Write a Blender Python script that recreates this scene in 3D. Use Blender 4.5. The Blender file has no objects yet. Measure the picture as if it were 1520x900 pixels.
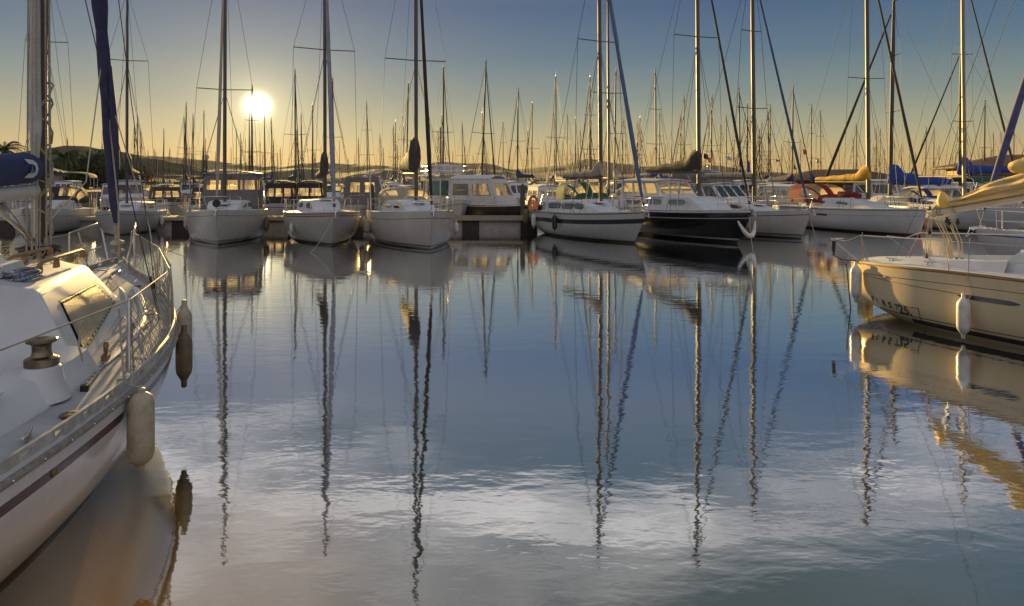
import bpy, math, random
from mathutils import Vector, Matrix
R = math.radians
random.seed(7)
scene = bpy.context.scene
COL = scene.collection

# ------------------------------------------------------------------ camera
CAMH = 2.6
cam = bpy.data.objects.new('camera', bpy.data.cameras.new('camera'))
COL.objects.link(cam); scene.camera = cam
cam.location = (0, 0, CAMH); cam.rotation_euler = (R(90), 0, 0)
cam.data.sensor_width = 36; cam.data.lens = 36 * 1000 / 1520
cam.data.shift_y = -180 / 1520
cam.data.clip_start = 0.05; cam.data.clip_end = 40000

# ------------------------------------------------------------------ light
SUN_AZ = math.atan2(-378, 1000)            # measured from +Y towards +X
SUN_EL = math.atan2(112, math.hypot(378, 1000))
sdir = Vector((math.sin(SUN_AZ) * math.cos(SUN_EL), math.cos(SUN_AZ) * math.cos(SUN_EL), math.sin(SUN_EL)))
sl = bpy.data.lights.new('sun', 'SUN'); sl.energy = 4.5; sl.angle = R(0.5); sl.color = (1.0, 0.66, 0.22)
so = bpy.data.objects.new('sun', sl); COL.objects.link(so)
so.rotation_euler = sdir.to_track_quat('Z', 'Y').to_euler()
scene.view_settings.view_transform = 'Standard'; scene.view_settings.look = 'None'
scene.view_settings.exposure = 1.35; scene.view_settings.gamma = 1.0
scene.view_settings.use_curve_mapping = False
scene.cycles.max_bounces = 6; scene.cycles.diffuse_bounces = 3; scene.cycles.glossy_bounces = 4
scene.cycles.transparent_max_bounces = 12; scene.cycles.transmission_bounces = 4
scene.cycles.sample_clamp_indirect = 4.0
scene.cycles.caustics_reflective = False; scene.cycles.caustics_refractive = False

class NT:
    """tiny node helper"""
    def __init__(s, tree): s.t = tree; s.n = tree.nodes; s.l = tree.links
    def new(s, typ, **kw):
        nd = s.n.new(typ)
        for k, v in kw.items(): setattr(nd, k, v)
        return nd
    def put(s, sock, v):
        if v is None: return
        if isinstance(v, bpy.types.NodeSocket): s.l.new(v, sock)
        else:
            if isinstance(v, (tuple, list)) and len(v) == 3 and sock.type == 'RGBA': v = (*v, 1)
            sock.default_value = v
    def math(s, op, a, b=None, c=None, clamp=False):
        nd = s.new('ShaderNodeMath', operation=op, use_clamp=clamp)
        s.put(nd.inputs[0], a); s.put(nd.inputs[1], b); s.put(nd.inputs[2], c)
        return nd.outputs[0]
    def mix(s, f, a, b, mode='MIX'):
        nd = s.new('ShaderNodeMix', data_type='RGBA', blend_type=mode)
        s.put(nd.inputs[0], f); s.put(nd.inputs[6], a); s.put(nd.inputs[7], b)
        return nd.outputs[2]
    def noise(s, vec, scale, detail=3, rough=0.5, dist=0.0):
        nd = s.new('ShaderNodeTexNoise'); s.put(nd.inputs['Vector'], vec)
        nd.inputs['Scale'].default_value = scale; nd.inputs['Detail'].default_value = detail
        nd.inputs['Roughness'].default_value = rough; nd.inputs['Distortion'].default_value = dist
        return nd.outputs[0]
    def ramp(s, f, stops, mode='LINEAR'):
        nd = s.new('ShaderNodeValToRGB'); s.put(nd.inputs[0], f); nd.color_ramp.interpolation = mode
        el = nd.color_ramp.elements
        while len(el) < len(stops): el.new(0.5)
        for e, (p, c) in zip(el, stops):
            e.position = p; e.color = (*c, 1) if isinstance(c, (tuple, list)) else (c, c, c, 1)
        return nd.outputs[0]
    def mapping(s, vec, scale=(1, 1, 1), rot=(0, 0, 0), loc=(0, 0, 0)):
        nd = s.new('ShaderNodeMapping'); s.put(nd.inputs[0], vec)
        nd.inputs['Scale'].default_value = scale; nd.inputs['Rotation'].default_value = rot; nd.inputs['Location'].default_value = loc
        return nd.outputs[0]
    def sep(s, vec):
        nd = s.new('ShaderNodeSeparateXYZ'); s.put(nd.inputs[0], vec); return nd.outputs

# ------------------------------------------------------------------ world
world = bpy.data.worlds.new('World'); scene.world = world; world.use_nodes = True
W = NT(world.node_tree); W.n.clear()
tc = W.new('ShaderNodeTexCoord'); D = tc.outputs['Generated']
sky = W.new('ShaderNodeTexSky', sky_type='NISHITA', sun_disc=False)
sky.sun_elevation = SUN_EL; sky.sun_rotation = SUN_AZ
sky.dust_density = 2.0; sky.ozone_density = 2.0; sky.air_density = 1.0
x, y, z = W.sep(D)
zpos = W.math('MAXIMUM', z, 0.0)
grad = W.ramp(zpos, [(0.0, (.70, .47, .17)), (0.03, (.58, .44, .20)), (0.07, (.36, .36, .235)), (0.12, (.185, .245, .235)),
                     (0.18, (.082, .158, .225)), (0.25, (.042, .100, .20)), (0.31, (.088, .135, .205)), (0.40, (.068, .118, .165)), (0.50, (.040, .080, .090)), (1.0, (.085, .14, .22))])
dt = W.new('ShaderNodeVectorMath', operation='DOT_PRODUCT'); W.put(dt.inputs[0], D); dt.inputs[1].default_value = sdir
ang = W.math('ARCCOSINE', W.math('MINIMUM', dt.outputs['Value'], 0.999999))
def gauss(width, amp):
    q = W.math('DIVIDE', ang, R(width)); return W.math('MULTIPLY', W.math('EXPONENT', W.math('MULTIPLY', W.math('MULTIPLY', q, q), -1)), amp)
def expo(width, amp):
    return W.math('MULTIPLY', W.math('EXPONENT', W.math('MULTIPLY', W.math('DIVIDE', ang, R(width)), -1)), amp)
core = gauss(0.62, 12.0); halo = expo(1.5, 0.75); wide = expo(6.5, 0.085)
# clouds above the frame, seen in the water; coordinates of a layer overhead
zc = W.math('MAXIMUM', z, 0.02)
cx = W.math('DIVIDE', x, zc); cy = W.math('DIVIDE', y, zc)
cmb = W.new('ShaderNodeCombineXYZ'); W.put(cmb.inputs[0], cx); W.put(cmb.inputs[1], cy)
cv = cmb.outputs[0]
cn = W.noise(W.mapping(cv, (0.8, 1.5, 1), (0, 0, R(24)), (3.1, 1.7, 0)), 1.0, 6, 0.56, 0.5)
cn2 = W.noise(W.mapping(cv, (1.0, 2.6, 1), (0, 0, R(20))), 1.25, 5, 0.52, 0.9)
# lower edge of the cloud bank: its height (tangent of elevation) changes with the bearing
ysafe = W.math('MAXIMUM', y, 0.05)
bear = W.math('DIVIDE', x, ysafe); tel = W.math('DIVIDE', z, ysafe)
b01 = W.math('ADD', W.math('MULTIPLY', bear, 0.5), 0.5, clamp=True)
edge = W.ramp(b01, [(0.0, .40), (.27, .345), (.36, .365), (.42, .40), (.50, .455), (.57, .495), (.66, .445), (.77, .40), (.88, .37), (1.0, .36)])
dd = W.math('ADD', W.math('SUBTRACT', tel, edge), W.math('MULTIPLY', W.math('SUBTRACT', cn, 0.5), 0.30))
front = W.ramp(W.math('ADD', dd, 0.5), [(0.0, 0.0), (0.46, 0.0), (0.55, 0.70), (0.64, 1.0)], 'EASE')
# the bank thins out again to the right, higher up
thin = W.math('MULTIPLY', W.ramp(W.math('ADD', W.math('SUBTRACT', tel, edge), W.math('MULTIPLY', W.math('SUBTRACT', cn2, .5), .25)), [(0.0, 0.0), (.06, 0.0), (.17, 1.0)]), W.ramp(b01, [(0, .0), (.52, .15), (.64, .9), (1, 1.0)]))
front = W.math('MULTIPLY', front, W.math('SUBTRACT', 1.0, W.math('MULTIPLY', thin, 0.96)))
front = W.math('MULTIPLY', front, W.ramp(cn2, [(.34, .50), (.60, 1.0)]))
back = W.math('MULTIPLY', W.ramp(cn, [(.42, 0.0), (.62, .8)]), W.ramp(zpos, [(0, 0), (.2, 0), (.4, 1)]))
isf = W.math('GREATER_THAN', y, 0.05)
cl = W.math('ADD', W.math('MULTIPLY', front, isf), W.math('MULTIPLY', back, W.math('SUBTRACT', 1.0, isf)))
base = W.mix(1.0, grad, W.mix(1.0, sky.outputs[0], (0.0050, 0.0052, 0.0060), 'MULTIPLY'), 'ADD')
# sky opposite the sun brightened to soft lilac, added as fill for shaded hulls
anti_fill = W.math('MULTIPLY', W.math('MAXIMUM', W.math('MULTIPLY', dt.outputs['Value'], -1), 0), 1.0)
base = W.mix(anti_fill, base, (.50, .47, .55))
cloudcol = W.mix(W.ramp(cn2, [(.38, 0), (.66, 1)]), (.44, .42, .45), (1.25, 1.18, 1.14))
deep = W.math('MULTIPLY', W.ramp(W.math('ADD', W.math('SUBTRACT', tel, edge), W.math('MULTIPLY', W.math('SUBTRACT', cn2, .5), .12)), [(0.0, 0.0), (.05, 0.0), (.15, 1.0)]), isf)
cloudcol = W.mix(W.math('MULTIPLY', deep, .8), cloudcol, (.40, .375, .37))
base = W.mix(W.math('MULTIPLY', cl, 0.9), base, cloudcol)
def tint(fac, c): return W.mix(1.0, W.mix(1.0, (1, 1, 1), fac, 'MULTIPLY'), c, 'MULTIPLY')
tot = W.mix(1.0, base, tint(core, (1.0, .93, .70)), 'ADD')
tot = W.mix(1.0, tot, tint(halo, (1.0, .84, .40)), 'ADD')
tot = W.mix(1.0, tot, tint(wide, (1.0, .80, .38)), 'ADD')
bg = W.new('ShaderNodeBackground'); W.put(bg.inputs[0], W.mix(1.0, tot, (4.25, 4.25, 4.25), 'MULTIPLY')); bg.inputs[1].default_value = 0.1
wo = W.new('ShaderNodeOutputWorld'); W.l.new(bg.outputs[0], wo.inputs[0])

# ------------------------------------------------------------------ materials
MATS = {}
def mat(name, col, rough=0.5, metal=0.0, var=0.12, vscale=3.0, bump=0.0, bscale=40.0, alpha=None, trans=0.0, coat=0.0, col2=None, stretch=(1, 1, 1)):
    m = bpy.data.materials.new(name); m.use_nodes = True
    T = NT(m.node_tree); b = T.n['Principled BSDF']
    tcn = T.new('ShaderNodeTexCoord'); o = T.mapping(tcn.outputs['Object'], stretch)
    n = T.noise(o, vscale, 5, 0.6)
    lo = tuple(c * (1 - var) for c in col); hi = tuple(min(1, c * (1 + var)) for c in col)
    if col2: lo = col2
    T.put(b.inputs['Base Color'], T.ramp(n, [(0.32, lo), (0.68, hi)]))
    T.put(b.inputs['Roughness'], T.math('ADD', T.math('MULTIPLY', n, 0.2), rough - 0.1, clamp=True))
    b.inputs['Metallic'].default_value = metal
    b.inputs['Transmission Weight'].default_value = trans
    b.inputs['Coat Weight'].default_value = coat
    if alpha is not None: b.inputs['Alpha'].default_value = alpha
    if bump:
        bn = T.new('ShaderNodeBump'); bn.inputs['Strength'].default_value = bump; bn.inputs['Distance'].default_value = 0.02
        T.put(bn.inputs['Height'], T.noise(o, bscale, 4, 0.6)); T.l.new(bn.outputs[0], b.inputs['Normal'])
    MATS[name] = m; return m
def hullmat(name, base, dstr=(), zstr=(), dirt=0.85, rough=0.28):
    """gelcoat: stripes by distance below the sheer (uv.y) and by height above the water (object z)"""
    m = bpy.data.materials.new(name); m.use_nodes = True
    T = NT(m.node_tree); b = T.n['Principled BSDF']
    tcn = T.new('ShaderNodeTexCoord'); o = tcn.outputs['Object']; uv = tcn.outputs['UV']
    z = T.sep(o)[2]; d = T.sep(uv)[1]
    n = T.noise(T.mapping(o, (1.2, 1.2, 0.35)), 2.2, 6, 0.6)
    fine = T.noise(T.mapping(o, (6, 6, 0.8)), 2.5, 5, 0.65)
    c = T.mix(T.ramp(n, [(0.35, 0.0), (0.7, 0.5)]), base, tuple(v * 0.82 for v in base))
    def band(v, a, e): return T.math('MULTIPLY', T.math('GREATER_THAN', v, a), T.math('LESS_THAN', v, e))
    for a, e, cc in dstr: c = T.mix(band(d, a, e), c, cc)
    for a, e, cc in zstr: c = T.mix(band(z, a, e), c, cc)
    # rain streaks and the yellow-green scum line
    streak = T.math('MULTIPLY', T.ramp(fine, [(0.5, 0.0), (0.75, 1.0)]), 0.30 * dirt)
    c = T.mix(streak, c, (.22, .18, .12))
    low = T.math('MULTIPLY', T.ramp(T.math('ADD', T.math('DIVIDE', z, 0.5), T.math('MULTIPLY', fine, 0.35)), [(0.05, 1.0), (0.62, 0.0)]), 0.75 * dirt)
    c = T.mix(low, c, (.16, .15, .06))
    T.put(b.inputs['Base Color'], c)
    T.put(b.inputs['Roughness'], T.math('ADD', T.math('MULTIPLY', n, 0.25), rough - 0.1))
    b.inputs['Coat Weight'].default_value = 0.25; b.inputs['Coat Roughness'].default_value = 0.1
    bn = T.new('ShaderNodeBump'); bn.inputs['Strength'].default_value = 0.12; bn.inputs['Distance'].default_value = 0.03
    T.put(bn.inputs['Height'], T.noise(o, 1.6, 3, 0.5)); T.l.new(bn.outputs[0], b.inputs['Normal'])
    MATS[name] = m; return m

gel = mat('gelcoat_deck', (.66, .67, .68), .58, var=.10, vscale=2.0, bump=.12, bscale=120)
gel_cream = mat('gelcoat_cream', (.68, .63, .52), .45, var=.10, vscale=2.0, bump=.08, bscale=90)
gelgrip = mat('nonslip_deck', (.48, .49, .50), .78, var=.22, vscale=2.4, bump=.55, bscale=220)
for m_ in (gel, gelgrip): m_.node_tree.nodes['Principled BSDF'].inputs['Specular IOR Level'].default_value = .12
alu = mat('mast_aluminium', (.105, .090, .072), .5, 0.2, var=.2, vscale=2, stretch=(1, 1, .2), bump=.05)
alu_dark = mat('weathered_spar', (.075, .062, .048), .6, 0.15, var=.25, vscale=2, stretch=(1, 1, .2))
steel = mat('stainless_steel', (.62, .60, .56), .22, 1.0, var=.15, vscale=8)
wire = mat('rigging_wire', (.035, .032, .030), .6, 0.0, var=.2)
rope = mat('rope_fibre', (.50, .45, .34), .85, var=.3, vscale=60, bump=.6, bscale=120)
rope_dk = mat('dark_rope', (.05, .05, .055), .85, var=.4, vscale=60)
rope_red = mat('red_rope', (.50, .06, .04), .85, var=.3, vscale=60)
rope_blue = mat('flecked_blue_rope', (.42, .44, .50), .85, vscale=45, col2=(.04, .06, .14), bump=.5, bscale=90)
teak = mat('weathered_teak', (.36, .22, .10), .65, var=.35, vscale=5, stretch=(.3, 4, 4), bump=.3, bscale=40)
glass = mat('dark_window', (.035, .045, .055), .08, 0.0, var=.3, vscale=2, coat=1.0)
glass_blue = mat('blue_tinted_window', (.10, .14, .20), .08, 0.0, var=.3, vscale=2, coat=1.0)
glass_green = mat('green_curtained_window', (.07, .15, .11), .2, 0.0, var=.3, vscale=2, coat=.6)
black = mat('black_plastic', (.02, .02, .02), .45, var=.3)
grey_pl = mat('grey_rubber', (.18, .17, .16), .6, var=.25, vscale=6, bump=.15)
fend_w = mat('white_vinyl_fender', (.70, .68, .62), .4, var=.16, vscale=7, bump=.15, bscale=30)
fend_old = mat('old_beige_fender', (.52, .46, .34), .5, vscale=9, col2=(.36, .31, .21), bump=.25, bscale=50)
fend_dk = mat('dark_weathered_fender', (.16, .12, .07), .5, var=.3, vscale=8, bump=.2, bscale=50)
fend_blue = mat('navy_fender', (.03, .05, .14), .4, var=.2, vscale=8)
cv_dark = mat('dark_brown_canvas', (.055, .048, .040), .85, var=.3, vscale=5, bump=.5, bscale=18)
cv_black = mat('charcoal_canvas', (.028, .027, .027), .85, var=.3, vscale=5, bump=.5, bscale=18)
cv_navy = mat('navy_canvas', (.018, .038, .13), .8, var=.3, vscale=5, bump=.4, bscale=16)
cv_blue = mat('royal_blue_canvas', (.018, .06, .30), .8, var=.25, vscale=5, bump=.4, bscale=16)
cv_purple = mat('faded_purple_canvas', (.048, .050, .125), .85, var=.25, vscale=6, bump=.4, bscale=22)
cv_yellow = mat('yellow_canvas', (.62, .36, .03), .8, var=.25, vscale=6, bump=.5, bscale=16)
cv_red = mat('burgundy_canvas', (.22, .025, .022), .8, var=.2, vscale=6, bump=.3)
cv_green = mat('dark_green_canvas', (.02, .085, .06), .8, var=.2, vscale=6, bump=.3)
cv_grey = mat('grey_canvas', (.16, .15, .14), .85, var=.15, vscale=5, bump=.35, bscale=14)
cv_beige = mat('beige_canvas', (.42, .36, .27), .85, var=.15, vscale=5, bump=.35, bscale=14)
cv_white = mat('white_canvas', (.62, .60, .56), .8, var=.12, vscale=5, bump=.35, bscale=14)
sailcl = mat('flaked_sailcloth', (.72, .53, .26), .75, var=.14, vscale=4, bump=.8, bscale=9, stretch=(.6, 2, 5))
def backlit(name, col, clear, tr):
    """clear vinyl / salt-hazed glass: part transparent, part scattering the light that falls on its far side"""
    m = bpy.data.materials.new(name); m.use_nodes = True; T = NT(m.node_tree); T.n.clear()
    tcn = T.new('ShaderNodeTexCoord'); n = T.noise(tcn.outputs['Object'], 3.0, 4)
    a = T.new('ShaderNodeBsdfTransparent'); a.inputs[0].default_value = (*clear, 1)
    t = T.new('ShaderNodeBsdfTranslucent'); T.put(t.inputs[0], T.ramp(n, [(.3, tuple(v * .8 for v in col)), (.7, col)]))
    g = T.new('ShaderNodeBsdfGlossy'); g.inputs['Roughness'].default_value = .12; g.inputs[0].default_value = (.6, .6, .6, 1)
    m1 = T.new('ShaderNodeMixShader'); m1.inputs[0].default_value = tr; T.l.new(a.outputs[0], m1.inputs[1]); T.l.new(t.outputs[0], m1.inputs[2])
    m2 = T.new('ShaderNodeMixShader'); m2.inputs[0].default_value = .12; T.l.new(m1.outputs[0], m2.inputs[1]); T.l.new(g.outputs[0], m2.inputs[2])
    o = T.new('ShaderNodeOutputMaterial'); T.l.new(m2.outputs[0], o.inputs[0]); MATS[name] = m; return m
vinyl = backlit('clear_vinyl_window', (.95, .85, .60), (.92, .88, .78), .45)
alloy = mat('pitted_aluminium_plate', (.50, .45, .34), .38, 0.55, vscale=6, col2=(.38, .33, .24), bump=.5, bscale=90)
rail_alu = mat('toe_rail_aluminium', (.50, .49, .46), .42, 0.7, var=.25, vscale=9)
bronze = mat('tarnished_bronze', (.24, .17, .09), .4, 0.8, var=.4, vscale=12)
concrete = mat('pontoon_concrete', (.48, .45, .40), .85, var=.2, vscale=3, bump=.4, bscale=30)
planks = mat('pontoon_planks', (.24, .18, .12), .8, var=.3, vscale=4, stretch=(6, .4, 1), bump=.4)
red_hull = mat('red_plastic', (.40, .05, .03), .5, var=.2)
orange = mat('orange_plastic', (.75, .22, .04), .6, var=.15)
tyre = mat('bow_roller_rubber', (.03, .03, .03), .8, var=.3)

# ------------------------------------------------------------------ mesh helper
class MB:
    def __init__(s): s.v = []; s.f = []; s.uv = {}
    def add(s, vs, fs):
        o = len(s.v); s.v += [tuple(p) for p in vs]; s.f += [tuple(i + o for i in f) for f in fs]; return o
    def box(s, c, d, rot=None, taper=1.0):
        hx, hy, hz = d[0] / 2, d[1] / 2, d[2] / 2
        vs = [(a * hx * (taper if k > 0 else 1), b * hy * (taper if k > 0 else 1), k * hz) for k in (-1, 1) for b in (-1, 1) for a in (-1, 1)]
        if rot: 
            M = rot if isinstance(rot, Matrix) else Matrix.Rotation(rot, 3, 'Z'); vs = [M @ Vector(p) for p in vs]
        s.add([(p[0] + c[0], p[1] + c[1], p[2] + c[2]) for p in vs], [(0, 2, 3, 1), (4, 5, 7, 6), (0, 1, 5, 4), (2, 6, 7, 3), (0, 4, 6, 2), (1, 3, 7, 5)])
        return s
    def tube(s, pts, r, n=6, r2=None, flat=1.0, up=None, caps=True):
        """tube through pts; r is a number or one per point; flat squashes it sideways; up fixes the second axis"""
        pts = [Vector(p) for p in pts]; m = len(pts)
        rs = [r] * m if isinstance(r, (int, float)) else list(r)
        if r2 is not None: rs = [r + (r2 - r) * i / (m - 1) for i in range(m)]
        vs = []; a = None
        for i, p in enumerate(pts):
            t = (pts[min(i + 1, m - 1)] - pts[max(i - 1, 0)])
            if t.length < 1e-9: t = Vector((0, 0, 1))
            t.normalize()
            if up is not None: a = Vector(up) - t * t.dot(Vector(up))
            elif a is None: a = Vector((0, 0, 1)) if abs(t.z) < .9 else Vector((1, 0, 0)); a = a - t * t.dot(a)
            else: a = a - t * t.dot(a)
            a.normalize(); b = t.cross(a)
            ra, rb = (rs[i] if isinstance(rs[i], (tuple, list)) else (rs[i], rs[i] * flat))
            for k in range(n):
                g = 2 * math.pi * (k + .5) / n
                vs.append(p + a * math.cos(g) * ra + b * math.sin(g) * rb)
        fs = [(i * n + k, i * n + (k + 1) % n, (i + 1) * n + (k + 1) % n, (i + 1) * n + k) for i in range(m - 1) for k in range(n)]
        if caps: fs += [tuple(range(n))[::-1], tuple((m - 1) * n + k for k in range(n))]
        s.add(vs, fs); return s
    def lathe(s, prof, c=(0, 0, 0), n=14, M=None):
        vs = []
        for r, z in prof:
            for k in range(n):
                g = 2 * math.pi * k / n; p = Vector((r * math.cos(g), r * math.sin(g), z))
                if M: p = M @ p
                vs.append(p + Vector(c))
        m = len(prof)
        fs = [(i * n + k, i * n + (k + 1) % n, (i + 1) * n + (k + 1) % n, (i + 1) * n + k) for i in range(m - 1) for k in range(n)]
        fs += [tuple(range(n))[::-1], tuple((m - 1) * n + k for k in range(n))]
        s.add(vs, fs); return s
    def grid(s, fn, nu, nv, flip=False, close_v=False):
        vs = [fn(i / nu, j / nv) for i in range(nu + 1) for j in range(nv + 1)]
        q = nv + 1
        fs = [(i * q + j, (i + 1) * q + j, (i + 1) * q + j + 1, i * q + j + 1) for i in range(nu) for j in range(nv)]
        if flip: fs = [f[::-1] for f in fs]
        return s.add(vs, fs)
    def prism(s, poly, z0, z1):
        n = len(poly)
        s.add([(x, y, z0) for x, y in poly] + [(x, y, z1) for x, y in poly],
              [tuple(range(n))[::-1], tuple(range(n, 2 * n))] + [(i, (i + 1) % n, n + (i + 1) % n, n + i) for i in range(n)])
        return s
    def build(s, name, m, parent=None, smooth=35, sub=0):
        me = bpy.data.meshes.new(name); me.from_pydata(s.v, [], s.f); me.update()
        me.materials.append(m)
        if s.uv:
            ul = me.uv_layers.new(name='UVMap')
            for lp in me.loops: ul.data[lp.index].uv = s.uv.get(lp.vertex_index, (0, 0))
        if smooth:
            for p in me.polygons: p.use_smooth = True
            me.set_sharp_from_angle(angle=R(smooth))
        o = bpy.data.objects.new(name, me); COL.objects.link(o)
        if parent: o.parent = parent
        return o
def empty(name, label, cat, loc=(0, 0, 0), rot=(0, 0, 0), group=None):
    o = bpy.data.objects.new(name, None); COL.objects.link(o); o.empty_display_size = .3
    o.location = loc; o.rotation_euler = rot; o['label'] = label; o['category'] = cat
    if group: o['group'] = group
    return o
def tag(o, label, cat, group=None, kind=None):
    if label: o['label'] = label
    if cat: o['category'] = cat
    if group: o['group'] = group
    if kind: o['kind'] = kind
    return o
def arc(a, b, c, n=8):
    a, b, c = Vector(a), Vector(b), Vector(c)
    return [(a * (1 - t) ** 2 + b * 2 * t * (1 - t) + c * t * t) for t in [i / n for i in range(n + 1)]]
def sag(a, b, d, n=8):
    a, b = Vector(a), Vector(b)
    return [a.lerp(b, i / n) - Vector((0, 0, d * 4 * (i / n) * (1 - i / n))) for i in range(n + 1)]
def sstep(t): t = max(0, min(1, t)); return t * t * (3 - 2 * t)

# ------------------------------------------------------------------ boat geometry
class Hull:
    def __init__(s, L, B, zb=1.25, zm=.95, zs=.95, bs=.72, sm=.42, rake=1.1, kd=.55, kst=.05, srake=.3, n0=4.6, n1=1.9, p=2.1, q=.85, beam=None):
        s.__dict__.update(locals()); s.L = L
    def s_(s, x): return max(0, min(1, x / s.L))
    def b(s, t):
        if s.beam:
            for (a, va), (c, vc) in zip(s.beam, s.beam[1:]):
                if a <= t * s.L <= c:
                    k = (t * s.L - a) / (c - a); return va + (vc - va) * k
            return s.beam[-1][1]
        if t < s.sm: return s.B / 2 * (1 - (1 - s.bs) * ((s.sm - t) / s.sm) ** 2)
        return max(.003, s.B / 2 * (1 - ((t - s.sm) / (1 - s.sm)) ** s.p) ** s.q) if t < 1 else .003
    def z(s, t):
        if t > .4: return s.zm + (s.zb - s.zm) * ((t - .4) / .6) ** 2
        return s.zm + (s.zs - s.zm) * ((.4 - t) / .4) ** 2
    def zk(s, t):
        if t < .45: return -s.kd + (s.kst + s.kd) * ((.45 - t) / .45) ** 2.2
        return -s.kd + s.kd * .35 * ((t - .45) / .55) ** 2
    def pt(s, t, v, side):
        n = s.n0 + (s.n1 - s.n0) * t * t
        zz = s.z(t) + (s.zk(t) - s.z(t)) * v
        x = t * s.L - s.rake * t ** 3 * v ** 1.25 + s.srake * (1 - t) ** 5 * v
        return (x, side * s.b(t) * max(0, (1 - v ** n)) ** .8, zz)
    def gz(s, x): return s.z(s.s_(x))
    def gb(s, x): return s.b(s.s_(x))
    def deck(s, x, y=0):
        b = max(.05, s.gb(x)); return s.gz(x) + .09 * (1 - min(1, (y / b)) ** 2) * min(1, b) - .02
    def side_y(s, x, z, side):
        t = s.s_(x); v = (s.z(t) - z) / (s.z(t) - s.zk(t)); return s.pt(t, max(0, min(1, v)), side)[1]
    def mesh(s, m, parent, name='hull', nu=34, nv=14):
        mb = MB(); tt = [1 - (1 - i / nu) ** 1.35 for i in range(nu + 1)]; vv = [(j / nv) ** 1.15 for j in range(nv + 1)]
        for side in (-1, 1):
            o = len(mb.v)
            vs = [s.pt(t, v, side) for t in tt for v in vv]
            q = nv + 1
            fs = [(i * q + j, (i + 1) * q + j, (i + 1) * q + j + 1, i * q + j + 1) for i in range(nu) for j in range(nv)]
            if side > 0: fs = [f[::-1] for f in fs]
            mb.add(vs, fs)
            for i, t in enumerate(tt):
                for j in range(q): mb.uv[o + i * q + j] = (vs[i * q + j][0], s.z(t) - vs[i * q + j][2])
        # transom
        o = len(mb.v); q = nv + 1
        ring = [s.pt(0, v, -1) for v in vv] + [s.pt(0, v, 1) for v in vv[::-1]]
        mb.add(ring, [(j, j + 1, len(ring) - 2 - j, len(ring) - 1 - j) for j in range(nv)])
        for j in range(len(ring)): mb.uv[o + j] = (ring[j][0], s.z(0) - ring[j][2])
        return mb.build(name, m, parent, 40)
    def deckmesh(s, m, parent, nu=26, nv=8):
        mb = MB()
        def fn(u, w):
            t = 1 - (1 - u) ** 1.3; y = (w * 2 - 1) * (s.b(t) - .004); b = max(.05, s.b(t))
            return (t * s.L, y, s.z(t) + .09 * (1 - min(1, abs(y) / b) ** 2) * min(1, b) - .02)
        mb.grid(fn, nu, nv); return mb.build('deck', m, parent, 40)
    def gunline(s, x0, x1, off, dz, n, side):
        return [(x0 + (x1 - x0) * i / n, side * max(.01, s.gb(x0 + (x1 - x0) * i / n) + off), s.gz(x0 + (x1 - x0) * i / n) + dz) for i in range(n + 1)]

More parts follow.
